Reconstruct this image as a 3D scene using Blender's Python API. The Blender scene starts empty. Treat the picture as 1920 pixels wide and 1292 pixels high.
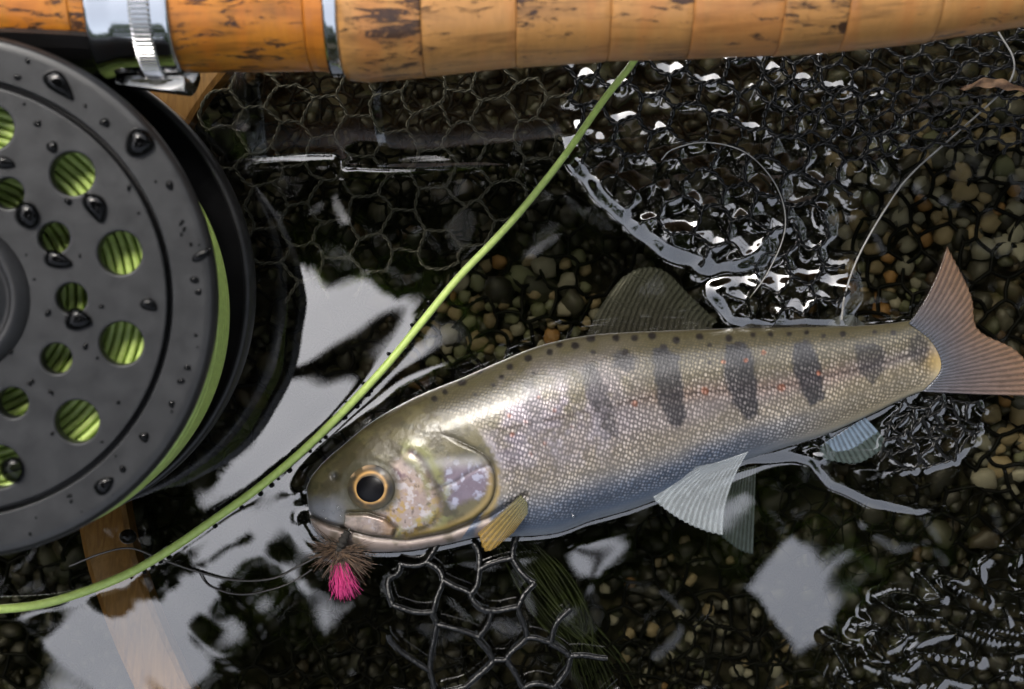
import bpy, bmesh, math, random
import numpy as np
from mathutils import Vector, Matrix, noise as mnoise, kdtree

random.seed(7); rng = np.random.default_rng(7)
sc = bpy.context.scene
COL = sc.collection
S, H = 1e-4, 0.30            # metres per photo pixel on the water plane, camera height above the water

# ------------------------------------------------------------------ camera, sky, sun, exposure
cam = bpy.data.cameras.new('camera'); co = bpy.data.objects.new('camera', cam); COL.objects.link(co)
co.location = (0, 0, H); co.rotation_euler = (0, 0, 0)
cam.sensor_width = 36; cam.lens = 36 * H / (1920 * S); cam.clip_start = 0.01; cam.clip_end = 200
cam.dof.use_dof = True; cam.dof.focus_distance = H - 0.006; cam.dof.aperture_fstop = 19
sc.camera = co
SUN_EL, SUN_AZ = math.radians(60), math.radians(122)      # azimuth measured from +X towards +Y: upper left of the picture
w = bpy.data.worlds.new('World'); sc.world = w; w.use_nodes = True
n = w.node_tree; n.nodes.clear()
sky = n.nodes.new('ShaderNodeTexSky'); sky.sky_type = 'NISHITA'; sky.sun_disc = False
sky.sun_elevation = SUN_EL; sky.sun_rotation = math.pi / 2 - SUN_AZ; sky.dust_density = 4; sky.air_density = 1.0
hs = n.nodes.new('ShaderNodeHueSaturation'); hs.inputs['Saturation'].default_value = 0.4
bg = n.nodes.new('ShaderNodeBackground'); bg.inputs['Strength'].default_value = 0.15
wo = n.nodes.new('ShaderNodeOutputWorld')
n.links.new(sky.outputs[0], hs.inputs['Color']); n.links.new(hs.outputs[0], bg.inputs[0]); n.links.new(bg.outputs[0], wo.inputs[0])
sl = bpy.data.lights.new('sun', 'SUN'); sl.energy = 0.55; sl.angle = math.radians(14); sl.color = (1, 0.95, 0.87)
so = bpy.data.objects.new('sun', sl); COL.objects.link(so)
sd = Vector((math.cos(SUN_EL) * math.cos(SUN_AZ), math.cos(SUN_EL) * math.sin(SUN_AZ), math.sin(SUN_EL)))
so.location = sd * 5; so.rotation_euler = (-sd).to_track_quat('-Z', 'Y').to_euler()
vs = sc.view_settings; vs.view_transform = 'Standard'; vs.look = 'None'; vs.gamma = 1; vs.use_curve_mapping = False
vs.exposure = 1.7
cy = sc.cycles
cy.use_denoising = True; cy.max_bounces = 10; cy.transparent_max_bounces = 24; cy.diffuse_bounces = 3; cy.glossy_bounces = 4
cy.transmission_bounces = 6; cy.caustics_reflective = False; cy.caustics_refractive = False; cy.sample_clamp_indirect = 6
cy.blur_glossy = 0.3

# ------------------------------------------------------------------ helpers
def P(px, py, z=0.0):
    k = S * (1 - z / H)
    return Vector(((px - 960) * k, (646 - py) * k, z))
def PA(px, py, z):
    px = np.asarray(px, float); py = np.asarray(py, float); z = np.broadcast_to(np.asarray(z, float), px.shape)
    k = S * (1 - z / H)
    return np.stack([(px - 960) * k, (646 - py) * k, z], -1)
def sstep(a, b, x): t = np.clip((x - a) / (b - a), 0, 1); return t * t * (3 - 2 * t)
def inpoly(px, py, poly):
    px = np.asarray(px); py = np.asarray(py); r = np.zeros(px.shape, bool); m = len(poly)
    for i in range(m):
        x0, y0 = poly[i]; x1, y1 = poly[(i + 1) % m]
        c = ((y0 > py) != (y1 > py)); 
        with np.errstate(divide='ignore', invalid='ignore'):
            r ^= c & (px < (x1 - x0) * (py - y0) / ((y1 - y0) if y1 != y0 else 1e-9) + x0)
    return r
def polyd(px, py, pts, closed=False):
    """distance to a polyline, and the side (+ left of travel in picture coordinates)"""
    best = np.full(np.shape(px), 1e9); side = np.zeros(np.shape(px))
    q = list(pts) + ([pts[0]] if closed else [])
    for (x0, y0), (x1, y1) in zip(q[:-1], q[1:]):
        dx, dy = x1 - x0, y1 - y0; L = dx * dx + dy * dy + 1e-9
        t = np.clip(((px - x0) * dx + (py - y0) * dy) / L, 0, 1)
        d = np.hypot(px - x0 - t * dx, py - y0 - t * dy)
        s = np.sign(dx * (py - y0) - dy * (px - x0))
        m = d < best; best = np.where(m, d, best); side = np.where(m, s, side)
    return best, side
def spline(pts, n):
    """Catmull-Rom through points of any dimension, n samples evenly spaced"""
    p = np.array(pts, float); a = np.vstack([2 * p[0] - p[1], p, 2 * p[-1] - p[-2]]); out = []
    for i in range(1, len(a) - 2):
        t = np.linspace(0, 1, 24, endpoint=False)[:, None]
        p0, p1, p2, p3 = a[i - 1], a[i], a[i + 1], a[i + 2]
        out.append(0.5 * (2 * p1 + (p2 - p0) * t + (2 * p0 - 5 * p1 + 4 * p2 - p3) * t ** 2 + (3 * p1 - p0 - 3 * p2 + p3) * t ** 3))
    out = np.vstack(out + [p[-1:]]); d = np.r_[0, np.cumsum(np.linalg.norm(np.diff(out, axis=0), axis=1))]
    u = np.linspace(0, d[-1], n)
    return np.stack([np.interp(u, d, out[:, k]) for k in range(p.shape[1])], -1)

def mesh(name, v, f, smooth=True, cols=None, uv=None, attrs=None):
    me = bpy.data.meshes.new(name)
    v = np.asarray(v, np.float32).reshape(-1, 3)
    if isinstance(f, np.ndarray):
        nf, k = f.shape
        me.vertices.add(len(v)); me.vertices.foreach_set('co', v.ravel())
        me.loops.add(nf * k); me.loops.foreach_set('vertex_index', f.astype(np.int32).ravel())
        me.polygons.add(nf); me.polygons.foreach_set('loop_start', np.arange(0, nf * k, k, dtype=np.int32))
        me.update(calc_edges=True); me.validate()
    else:
        me.from_pydata(v.tolist(), [], f); me.update()
    me.polygons.foreach_set('use_smooth', np.full(len(me.polygons), smooth))
    if cols is not None:
        a = me.attributes.new('Col', 'FLOAT_COLOR', 'POINT'); c = np.ones((len(v), 4), np.float32); c[:, :3] = cols; a.data.foreach_set('color', c.ravel())
    for k, d in (attrs or {}).items():
        a = me.attributes.new(k, 'FLOAT', 'POINT'); a.data.foreach_set('value', np.asarray(d, np.float32).ravel())
    if uv is not None:
        a = me.attributes.new('st', 'FLOAT_VECTOR', 'POINT'); c = np.zeros((len(v), 3), np.float32); c[:, :2] = uv; a.data.foreach_set('vector', c.ravel())
    return me
def tag(o, label=None, cat=None, group=None, kind=None):
    if label: o['label'] = label
    if cat: o['category'] = cat
    if group: o['group'] = group
    if kind: o['kind'] = kind
    return o
def obj(name, me, mat=None, parent=None):
    o = bpy.data.objects.new(name, me); COL.objects.link(o)
    if mat is not None and len(me.materials) == 0: me.materials.append(mat)
    if parent is not None:
        o.parent = parent
        if parent.type == 'EMPTY': o.matrix_parent_inverse = Matrix.Translation(parent.location).inverted()
    return o
def thing(name, loc, label, cat, group=None):
    o = bpy.data.objects.new(name, None); COL.objects.link(o); o.location = loc; o.empty_display_size = 0.01
    return tag(o, label, cat, group)
def gridf(nu, nv, wu=False, wv=False):
    i = np.arange(nu if wu else nu - 1)[:, None]; j = np.arange(nv if wv else nv - 1)[None, :]
    i2 = (i + 1) % nu; j2 = (j + 1) % nv
    return np.stack([i * nv + j, i2 * nv + j, i2 * nv + j2, i * nv + j2], -1).reshape(-1, 4)
def tubes(paths, rad, sides=6, cap=False):
    """paths (E,N,3) -> verts, faces (all tubes in one mesh); rad scalar, (N,), or (E,N)"""
    p = np.asarray(paths, float)
    if p.ndim == 2: p = p[None]
    E, N, _ = p.shape
    t = np.gradient(p, axis=1); t /= np.linalg.norm(t, axis=2, keepdims=True) + 1e-12
    up = np.zeros_like(t); up[..., 2] = 1; bad = np.abs(t[..., 2]) > 0.92; up[bad] = (1, 0, 0)
    a = np.cross(up, t); a /= np.linalg.norm(a, axis=2, keepdims=True) + 1e-12; b = np.cross(t, a)
    r = np.broadcast_to(np.asarray(rad, float), (E, N))
    ang = np.arange(sides) * 2 * math.pi / sides
    v = p[:, :, None] + r[..., None, None] * (a[:, :, None] * np.cos(ang)[None, None, :, None] + b[:, :, None] * np.sin(ang)[None, None, :, None])
    f = gridf(N, sides, wv=True)
    f = (f[None] + (np.arange(E) * N * sides)[:, None, None]).reshape(-1, 4)
    return v.reshape(-1, 3), f
def lathe(prof, n=96):
    """prof: list of (r, z) -> rotated about Z"""
    pr = np.array(prof, float); a = np.arange(n) * 2 * math.pi / n
    v = np.stack([pr[:, None, 0] * np.cos(a), pr[:, None, 0] * np.sin(a), np.broadcast_to(pr[:, None, 1], (len(pr), n))], -1)
    return v.reshape(-1, 3), gridf(len(pr), n, wv=True)
def join(parts):
    vs_, fs_, o = [], [], 0
    for v, f in parts: vs_.append(v); fs_.append(np.asarray(f) + o); o += len(v)
    return np.vstack(vs_), np.vstack(fs_)

def vnoise(x, y, sc_, seed):
    """smooth value noise on arrays"""
    r_ = np.random.default_rng(seed); g = r_.random((64, 64)); x = x / sc_; y = y / sc_
    xi = np.floor(x).astype(int); yi = np.floor(y).astype(int); u = x - xi; v = y - yi; u = u * u * (3 - 2 * u); v = v * v * (3 - 2 * v)
    a = g[xi % 64, yi % 64]; b = g[(xi + 1) % 64, yi % 64]; c = g[xi % 64, (yi + 1) % 64]; d = g[(xi + 1) % 64, (yi + 1) % 64]
    return (a * (1 - u) + b * u) * (1 - v) + (c * (1 - u) + d * u) * v

# ------------------------------------------------------------------ materials
class NT:
    def __init__(s, name):
        s.m = bpy.data.materials.new(name); s.m.use_nodes = True; s.t = s.m.node_tree; s.t.nodes.clear()
        s.out = s.t.nodes.new('ShaderNodeOutputMaterial')
    def n(s, kind, _p=None, **ins):
        x = s.t.nodes.new('ShaderNode' + kind)
        for k, v in (_p or {}).items(): setattr(x, k, v)
        for k, v in ins.items():
            key = int(k[1:]) if k[0] == 'i' and k[1:].isdigit() else k.replace('_', ' ')
            s.set(x, key, v)
        return x
    def set(s, x, key, v):
        i = x.inputs[key]
        if isinstance(v, bpy.types.NodeSocket): s.t.links.new(v, i)
        elif isinstance(v, bpy.types.Node): s.t.links.new(v.outputs[0], i)
        else:
            if i.type == 'RGBA' and len(v) == 3: v = (*v, 1)
            i.default_value = v
    def math(s, op, a, b=0.0, c=0.0): return s.n('Math', {'operation': op}, i0=a, i1=b, i2=c).outputs[0]
    def mix(s, f, a, b, mode='MIX'):
        x = s.n('Mix', {'data_type': 'RGBA', 'blend_type': mode}); s.set(x, 0, f); s.set(x, 6, a); s.set(x, 7, b); return x.outputs[2]
    def ramp(s, f, stops):
        x = s.n('ValToRGB'); e = x.color_ramp.elements
        while len(e) < len(stops): e.new(0.5)
        for k, (p, c) in enumerate(stops): e[k].position = p; e[k].color = (*c, 1) if len(c) == 3 else c
        s.set(x, 0, f); return x.outputs[0]
    def noise(s, vec, scale, detail=4, rough=0.55, dist=0): 
        x = s.n('TexNoise', Scale=scale, Detail=detail, Roughness=rough, Distortion=dist)
        if vec is not None: s.set(x, 'Vector', vec)
        return x.outputs[0]
    def obj(s): return s.n('TexCoord').outputs['Object']
    def attr(s, name, k=0): return s.n('Attribute', {'attribute_name': name}).outputs[k]
    def bump(s, h, strength=0.3, dist=0.0003): return s.n('Bump', Height=h, Strength=strength, Distance=dist).outputs[0]
    def schlick(s, f0):
        g = s.n('NewGeometry'); c = s.n('VectorMath', {'operation': 'DOT_PRODUCT'}, i0=g.outputs['Normal'], i1=g.outputs['Incoming']).outputs['Value']
        return s.math('ADD', s.math('MULTIPLY', s.math('POWER', s.math('SUBTRACT', 1.0, s.math('ABSOLUTE', c)), 5.0), 1 - f0), f0)
    def done(s, sh): s.t.links.new(sh.outputs[0] if isinstance(sh, bpy.types.Node) else sh, s.out.inputs[0]); return s.m
    def scalevec(s, v, sx, sy, sz): return s.n('Mapping', Vector=v, Scale=(sx, sy, sz)).outputs[0]

def simple(name, base, rough=0.5, metal=0.0, coat=0.0, var=0.0, vscale=300, bump=0.0, bscale=2000, spec=0.5, col2=None):
    t = NT(name); o = t.obj(); c = base
    if var or col2:
        nz = t.noise(o, vscale, 5)
        c2 = col2 or tuple(x * (1 - var) for x in base)
        c = t.ramp(nz, [(0.35, base), (0.65, c2)])
    p = t.n('BsdfPrincipled', Base_Color=c, Roughness=rough, Metallic=metal, Coat_Weight=coat, Coat_Roughness=0.06, Specular_IOR_Level=spec)
    if bump: t.set(p, 'Normal', t.bump(t.noise(o, bscale, 4), bump))
    return t.done(p)

def mat_water():
    t = NT('clear_water')
    fr = t.schlick(0.135); g = t.n('BsdfGlossy', Color=(1, 1, 1), Roughness=0.0); tr = t.n('BsdfTransparent', Color=(0.66, 0.65, 0.56))
    t.set(g, 'Roughness', 0.012)
    return t.done(t.n('MixShader', i0=fr, i1=tr, i2=g))
def mat_drop():
    t = NT('water_bead')
    fr = t.schlick(0.014); g = t.n('BsdfGlossy', Color=(1, 1, 1), Roughness=0.03); tr = t.n('BsdfTransparent', Color=(0.16, 0.165, 0.17))  # dark tint stands in for the dark surroundings refracted by the drop
    return t.done(t.n('MixShader', i0=fr, i1=tr, i2=g))
def mat_foam():
    t = NT('clear_bubble'); fr = t.schlick(0.08); g = t.n('BsdfGlossy', Color=(1, 1, 1), Roughness=0.05); tr = t.n('BsdfTransparent', Color=(0.93, 0.94, 0.94))
    return t.done(t.n('MixShader', i0=fr, i1=tr, i2=g))
def mat_cord():
    t = NT('black_cord'); o = t.obj()
    nz = t.noise(o, 1500, 3)
    return t.done(t.n('BsdfPrincipled', Base_Color=t.ramp(nz, [(0.3, (0.002, 0.002, 0.0022)), (0.75, (0.006, 0.006, 0.005))]), Roughness=0.1, Specular_IOR_Level=0.26))
def mat_cord_wet():
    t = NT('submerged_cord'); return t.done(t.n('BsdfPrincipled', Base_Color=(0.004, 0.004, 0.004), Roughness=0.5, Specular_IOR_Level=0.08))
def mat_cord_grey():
    t = NT('grey_glint_cord'); return t.done(t.n('BsdfPrincipled', Base_Color=(0.075, 0.073, 0.068), Roughness=0.25, Specular_IOR_Level=0.8))  # black cord whose whitish glints are put in as a grey base colour
def mat_cord_rubber():
    t = NT('wet_rubber_cord'); o = t.obj(); nz = t.noise(o, 1800, 3)
    return t.done(t.n('BsdfPrincipled', Base_Color=(0.0025, 0.0025, 0.0025), Roughness=0.05, Specular_IOR_Level=0.4, Normal=t.bump(nz, 0.35, 0.0006)))
def mat_pebble(name, use_attr):
    t = NT(name); o = t.obj()
    if use_attr: c = t.attr('Col')
    else: c = t.n('ObjectInfo').outputs['Color']
    nz = t.noise(o, 900, 5, 0.65); n2 = t.noise(o, 260, 3)
    c = t.mix(t.math('MULTIPLY', nz, 0.75), c, (0.03, 0.026, 0.016))
    c = t.mix(t.ramp(n2, [(0.52, (0, 0, 0)), (0.72, (0.6, 0.6, 0.6))]), c, (0.035, 0.04, 0.012))
    return t.done(t.n('BsdfPrincipled', Base_Color=c, Roughness=0.55, Normal=t.bump(nz, 0.3, 0.0004)))
def mat_bed():
    t = NT('stream_bed_silt'); o = t.obj(); a = t.noise(o, 160, 6); 
    c = t.ramp(a, [(0.3, (0.012, 0.012, 0.006)), (0.55, (0.03, 0.026, 0.014)), (0.75, (0.06, 0.05, 0.03))])
    return t.done(t.n('BsdfPrincipled', Base_Color=c, Roughness=0.9, Normal=t.bump(a, 0.6, 0.002)))
def mat_cork(name, tint, dark, thr):
    t = NT(name); o = t.obj(); r = t.n('ObjectInfo').outputs['Random']
    v = t.n('VectorMath', {'operation': 'ADD'}, i0=o, i1=t.n('CombineXYZ', X=t.math('MULTIPLY', r, 3.7), Y=t.math('MULTIPLY', r, 1.3)).outputs[0]).outputs[0]
    fine = t.noise(t.scalevec(v, 700, 260, 260), 1.0, 6, 0.6)
    grain = t.noise(t.scalevec(v, 60, 420, 420), 1.0, 4, 0.55, 0.4)
    band = t.noise(t.scalevec(v, 240, 30, 30), 1.0, 3, 0.5)
    c = t.mix(fine, tint, tuple(x * 0.62 for x in tint))
    c = t.mix(t.ramp(grain, [(0.50, (0, 0, 0)), (0.68, (0.55, 0.55, 0.55))]), c, tuple(x * 0.5 for x in dark))
    c = t.mix(t.ramp(band, [(0.45, (0, 0, 0)), (0.62, (0.45, 0.45, 0.45))]), c, (tint[0] * 0.8, tint[1] * 0.6, tint[2] * 0.5))
    pit = t.noise(t.scalevec(v, 130, 520, 520), 1.0, 8, 0.78, 1.1)
    zone = t.noise(t.scalevec(v, 40, 60, 60), 1.0, 2, 0.5)
    pm = t.ramp(t.math('MULTIPLY', pit, t.math('ADD', zone, 0.5)), [(thr, (0, 0, 0)), (thr + 0.03, (1, 1, 1))])
    c = t.mix(pm, c, t.mix(fine, dark, (0.012, 0.006, 0.003)))
    hgt = t.math('ADD', t.math('MULTIPLY', fine, 0.3), t.math('MULTIPLY', pm, -1.0))
    return t.done(t.n('BsdfPrincipled', Base_Color=c, Roughness=0.42, Coat_Weight=0.35, Coat_Roughness=0.22, Normal=t.bump(hgt, 0.6, 0.0006)))
def mat_fish():
    t = NT('trout_skin'); c = t.attr('Col'); st = t.n('Attribute', {'attribute_name': 'st'}).outputs['Vector']; m = t.attr('scal', 2); sv = t.attr('silv', 2)
    xyz = t.n('SeparateXYZ', i0=st); x, y = xyz.outputs[0], xyz.outputs[1]
    wob = t.noise(st, 0.16, 3); wob2 = t.noise(t.scalevec(st, 1, 1, 1), 0.7, 2)
    x = t.math('ADD', x, t.math('MULTIPLY', wob, 2.4)); y = t.math('ADD', y, t.math('MULTIPLY', wob2, 0.55))
    k = math.pi
    sk = t.n('CombineXYZ', X=t.math('ADD', t.math('MULTIPLY', x, 0.92), t.math('MULTIPLY', y, 0.5)), Y=t.math('SUBTRACT', t.math('MULTIPLY', y, 1.0), t.math('MULTIPLY', x, 0.42))).outputs[0]
    vor = t.n('TexVoronoi', {'feature': 'F1'}, Vector=sk, Scale=1.0, Randomness=0.36)
    d = t.math('SUBTRACT', 1.0, t.math('MULTIPLY', vor.outputs['Distance'], 1.75)); cell = vor.outputs['Color']
    rnd = t.n('SeparateColor', i0=cell).outputs[0]
    fine = t.noise(st, 1.2, 6, 0.7); fade = t.ramp(t.noise(st, 0.09, 3), [(0.38, (0.45, 0.45, 0.45)), (0.62, (1, 1, 1))])
    dots = t.ramp(d, [(0.12, (0, 0, 0)), (0.72, (1, 1, 1))])
    dotm = t.math('MULTIPLY', t.math('MULTIPLY', dots, m), fade)
    dark = t.mix(m, c, t.mix(1.0, c, (0.36, 0.35, 0.345), 'MULTIPLY'))
    light = t.mix(t.math('MULTIPLY', sv, t.math('ADD', t.math('MULTIPLY', rnd, 0.45), 0.05)), t.mix(1.0, c, (1.25, 1.2, 1.15), 'MULTIPLY'), (0.86, 0.78, 0.76))
    cc = t.mix(dotm, dark, light)
    cc = t.mix(t.math('MULTIPLY', fine, 0.28), cc, t.mix(1.0, cc, (0.35, 0.33, 0.3), 'MULTIPLY'))
    hgt = t.math('ADD', t.math('MULTIPLY', d, t.math('MULTIPLY', m, 0.5)), t.math('MULTIPLY', fine, t.math('SUBTRACT', 1.5, m)))
    bp = t.bump(hgt, 0.22, 0.00025)
    met = t.math('MULTIPLY', sv, t.math('ADD', t.math('MULTIPLY', rnd, 0.3), 0.5))
    return t.done(t.n('BsdfPrincipled', Base_Color=cc, Metallic=met, Roughness=t.math('ADD', t.math('MULTIPLY', rnd, 0.14), 0.3), Coat_Weight=0.4, Coat_Roughness=0.14, Coat_IOR=1.4, Normal=bp))
def mat_fin(name, c_in, c_out, alpha, nrays, rough=0.3, con=0.55):
    """UV: x across the rays 0..1, y base to tip"""
    t = NT(name); xyz = t.n('SeparateXYZ', i0=t.n('Attribute', {'attribute_name': 'st'}).outputs['Vector']); x, y = xyz.outputs[0], xyz.outputs[1]
    nz = t.noise(t.n('TexCoord').outputs['Object'], 500, 4)
    ray = t.math('SINE', t.math('MULTIPLY', t.math('ADD', x, t.math('MULTIPLY', nz, 0.01)), nrays * 6.283))
    r01 = t.math('ADD', t.math('MULTIPLY', ray, 0.5), 0.5)
    base = t.mix(y, c_in, c_out); base = t.mix(t.math('MULTIPLY', r01, 0.75), base, t.mix(1.0, base, (con, con, con), 'MULTIPLY'))
    p = t.n('BsdfPrincipled', Base_Color=base, Roughness=rough, Coat_Weight=0.5, Coat_Roughness=0.06, Normal=t.bump(r01, 0.15, 0.0001))
    tl = t.n('BsdfTranslucent', Color=base); p2 = t.n('MixShader', i0=0.3, i1=p, i2=tl)
    tr = t.n('BsdfTransparent', Color=(0.9, 0.92, 0.92))
    al = t.math('MULTIPLY', t.math('ADD', t.math('MULTIPLY', r01, -0.35), 1.0), alpha)
    al = t.math('MULTIPLY', al, t.math('ADD', t.math('MULTIPLY', nz, 0.8), 0.6))
    return t.done(t.n('MixShader', i0=al, i1=tr, i2=p2))
def mat_leaf(name, c):
    t = NT(name); a = t.attr('Col')
    d = t.n('BsdfDiffuse', Color=a); l = t.n('BsdfTranslucent', Color=t.mix(1.0, a, (0.9, 1.0, 0.5), 'MULTIPLY'))
    return t.done(t.n('MixShader', i0=0.35, i1=d, i2=l))
def mat_attr(name, rough=0.4, coat=0.0, metal=0.0):
    t = NT(name); return t.done(t.n('BsdfPrincipled', Base_Color=t.attr('Col'), Roughness=rough, Coat_Weight=coat, Coat_Roughness=0.03, Metallic=metal))
def mat_wood():
    t = NT('laminated_wood'); o = t.obj()
    g = t.noise(t.scalevec(o, 900, 120, 900), 1.0, 5, 0.6, 0.6)
    c = t.ramp(g, [(0.3, (0.22, 0.10, 0.03)), (0.55, (0.38, 0.19, 0.06)), (0.75, (0.48, 0.27, 0.11))])
    return t.done(t.n('BsdfPrincipled', Base_Color=c, Roughness=0.35, Coat_Weight=0.3, Normal=t.bump(g, 0.15, 0.0003)))
def mat_reel(name, base, rough, metal):
    t = NT(name); o = t.obj(); a = t.noise(o, 260, 6, 0.6); b = t.noise(o, 4200, 3, 0.6); sc_ = t.noise(t.scalevec(o, 300, 2600, 300), 1.0, 3)
    c = t.ramp(a, [(0.3, tuple(x * 0.72 for x in base)), (0.7, tuple(x * 1.2 for x in base))])
    c = t.mix(t.ramp(b, [(0.60, (0, 0, 0)), (0.75, (0.35, 0.35, 0.35))]), c, tuple(min(1, x * 2.6) for x in base))
    rr = t.math('ADD', t.math('MULTIPLY', a, 0.22), rough - 0.1)
    return t.done(t.n('BsdfPrincipled', Base_Color=c, Roughness=rr, Metallic=metal, Normal=t.bump(t.math('ADD', b, t.math('MULTIPLY', sc_, 0.3)), 0.08, 0.0002)))

MT = dict(
    water=mat_water(), drop=mat_drop(), cord=mat_cord(), cordsub=mat_cord_wet(), cordgrey=mat_cord_grey(), foam=mat_foam(), cordrub=mat_cord_rubber(), gravel=mat_pebble('gravel', True), pebble=mat_pebble('pebble', False), bed=mat_bed(),
    corkwet=mat_cork('wet_orange_cork', (0.60, 0.22, 0.02), (0.10, 0.035, 0.01), 0.60),
    cork=mat_cork('tan_cork', (0.60, 0.29, 0.085), (0.10, 0.04, 0.014), 0.575),
    chrome=simple('polished_nickel', (0.62, 0.63, 0.64), 0.09, 1.0, bump=0.04, bscale=1800),
    knurl=simple('knurled_nickel', (0.6, 0.6, 0.6), 0.25, 1.0),
    reel=mat_reel('graphite_anodised', (0.017, 0.0175, 0.0185), 0.38, 0.25), reeldk=mat_reel('black_anodised', (0.016, 0.016, 0.017), 0.34, 0.2),
    foot=simple('black_painted_metal', (0.014, 0.013, 0.013), 0.3, 0.2),
    line=simple('pale_green_line', (0.47, 0.62, 0.16), 0.38, var=0.18, vscale=900, bump=0.1, bscale=4000),
    wood=mat_wood(), fish=mat_fish(), leaf=mat_leaf('foliage', None), bark=simple('bark', (0.06, 0.045, 0.032), 0.9, var=0.5, vscale=30, bump=0.8, bscale=60),
    eye=mat_attr('fish_eye', 0.5, 0.12), pupil=simple('pupil_black', (0.002, 0.002, 0.003), 0.3, spec=0.15),
    mono=simple('clear_nylon', (0.28, 0.27, 0.25), 0.22, var=0.3, vscale=400), monodk=simple('smoke_nylon', (0.06, 0.055, 0.05), 0.25),
    pink=simple('pink_fibre', (0.70, 0.045, 0.24), 0.6, var=0.3, vscale=3000), hackle=simple('brown_hackle', (0.16, 0.10, 0.06), 0.5, col2=(0.03, 0.02, 0.015), vscale=1500),
    thorax=simple('dark_dubbing', (0.02, 0.017, 0.013), 0.7, bump=0.8, bscale=6000), hook=simple('hook_steel', (0.2, 0.18, 0.16), 0.25, 1.0),
    weed=simple('water_weed', (0.024, 0.036, 0.007), 0.5, col2=(0.007, 0.010, 0.003), vscale=300), dry=simple('dry_leaf', (0.30, 0.17, 0.08), 0.6, col2=(0.10, 0.05, 0.025), vscale=500, bump=0.5),
)

# ------------------------------------------------------------------ the place: stream bed, banks, wood
def bedz(px, py):
    px = np.asarray(px, float); py = np.asarray(py, float)
    return -0.024 + 0.011 * sstep(1450, 1850, px) * sstep(1250, 900, py) + 0.006 * np.exp(-((px - 950) / 250) ** 2 - ((py - 580) / 130) ** 2) - 0.006 * sstep(900, 1200, py)
ln = np.r_[-14, -9, -6, -4.5, -3.5, -2.8, -2.2, -1.6, -1, -.6, -.3, np.linspace(-0.14, 0.14, 71), .3, .6, 1, 1.6, 2.2, 2.8, 3.5, 4.5, 6, 9, 14]
X, Y = np.meshgrid(ln, ln, indexing='ij')
Z = bedz(960 + X / S, 646 - Y / S)
R = np.hypot(X, Y * 0.0 + X); rr = np.hypot(X, Y)
Z = np.where(rr > 0.3, -0.03, Z) - 0.003 + 0.35 * sstep(1.5, 2.6, np.abs(X * 0.8 + Y * 0.6)) + 2.2 * sstep(2.6, 12, np.abs(X * 0.8 + Y * 0.6))
tag(obj('stream_bed', mesh('stream_bed', np.stack([X, Y, Z], -1), gridf(len(ln), len(ln))), MT['bed']), kind='structure')

def leaf_mesh(name, c, nrm, size, col):
    """c (n,3) centres, nrm (n,3), size (n,), col (n,3): one six-sided leaf blade each"""
    nn = len(c); a = np.cross(nrm, rng.normal(size=(nn, 3))); a /= np.linalg.norm(a, axis=1, keepdims=True); b = np.cross(nrm, a)
    sh = np.array([(-1, 0), (-.45, .42), (.3, .45), (1, 0), (.3, -.45), (-.45, -.42)])
    v = c[:, None] + size[:, None, None] * (a[:, None] * sh[None, :, :1] + b[:, None] * sh[None, :, 1:]) + nrm[:, None] * size[:, None, None] * np.array([0, .12, .12, -.1, .12, .12])[None, :, None]
    i = np.arange(nn)[:, None] * 6
    f = np.stack([np.hstack([i, i + 1, i + 2, i + 3]), np.hstack([i, i + 3, i + 4, i + 5])], 1).reshape(-1, 4)
    return mesh(name, v.reshape(-1, 3), f, False, cols=np.repeat(col, 6, 0))
def unit(a): return a / np.linalg.norm(a, axis=1, keepdims=True)

# gaps cut in the added crown, shaped to place sky reflections on water and fish
GAPS = [
    [(520, 505), (600, 512), (660, 535), (750, 565), (860, 585), (830, 650), (770, 745), (710, 760), (640, 830), (575, 905), (430, 1010), (310, 1060), (385, 930), (455, 790), (510, 690)],
    [(70, 1180), (130, 1150), (330, 1090), (400, 1030), (480, 1000), (480, 930), (560, 935), (610, 985), (560, 1010), (540, 1060), (580, 1100), (620, 1140), (590, 1165), (540, 1140), (510, 1100), (440, 1120), (420, 1170), (390, 1230), (380, 1310), (140, 1310), (75, 1225)],
    [(1000, 1000), (1080, 950), (1180, 940), (1180, 1040), (1110, 1110), (1040, 1090)],
    [(1400, 1070), (1470, 1005), (1610, 1090), (1545, 1180), (1570, 1250), (1500, 1240), (1450, 1150)],
    [(960, 820), (1100, 730), (1300, 690), (1690, 650), (1740, 690), (1560, 760), (1380, 830), (1200, 900), (1000, 930)],  # opening above the fish, cut to give its flank a sheen
    [(1180, 870), (1300, 840), (1380, 850), (1380, 1010), (1300, 1000), (1220, 950)],
]
ZC = 2.3
nl = 60000
px = rng.uniform(-500, 2400, nl); py = rng.uniform(-500, 1750, nl); zz = ZC + rng.normal(0, 0.08, nl)
keep = np.ones(nl, bool)
for g in GAPS: keep &= ~inpoly(px, py, g)
edge = ((px - 960) / 1450) ** 2 + ((py - 626) / 1130) ** 2
keep &= edge < 1 + rng.normal(0, 0.06, nl)
px, py, zz = px[keep], py[keep], zz[keep]; mag = (H + zz) / H
cx_, cy_ = (px - 960) * S * mag, (646 - py) * S * mag
cpts = np.stack([cx_, cy_, zz], -1)
nr = unit(rng.normal(size=(len(cpts), 3)) * 0.55 + np.array([0, 0, 1]))
br = rng.uniform(0.4, 1.1, (len(cpts), 1)); hue = rng.uniform(0, 1, (len(cpts), 1))
sunlit = 6 * np.exp(-((px - 690) / 180) ** 2 - ((py - 560) / 110) ** 2) + 6 * np.exp(-((px - 1620) / 160) ** 2 - ((py - 1010) / 120) ** 2) + 3 * np.exp(-((px - 1000) / 200) ** 2 - ((py - 600) / 150) ** 2)  # leaf colour brightened in spots to stand in for sunlit foliage
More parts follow.
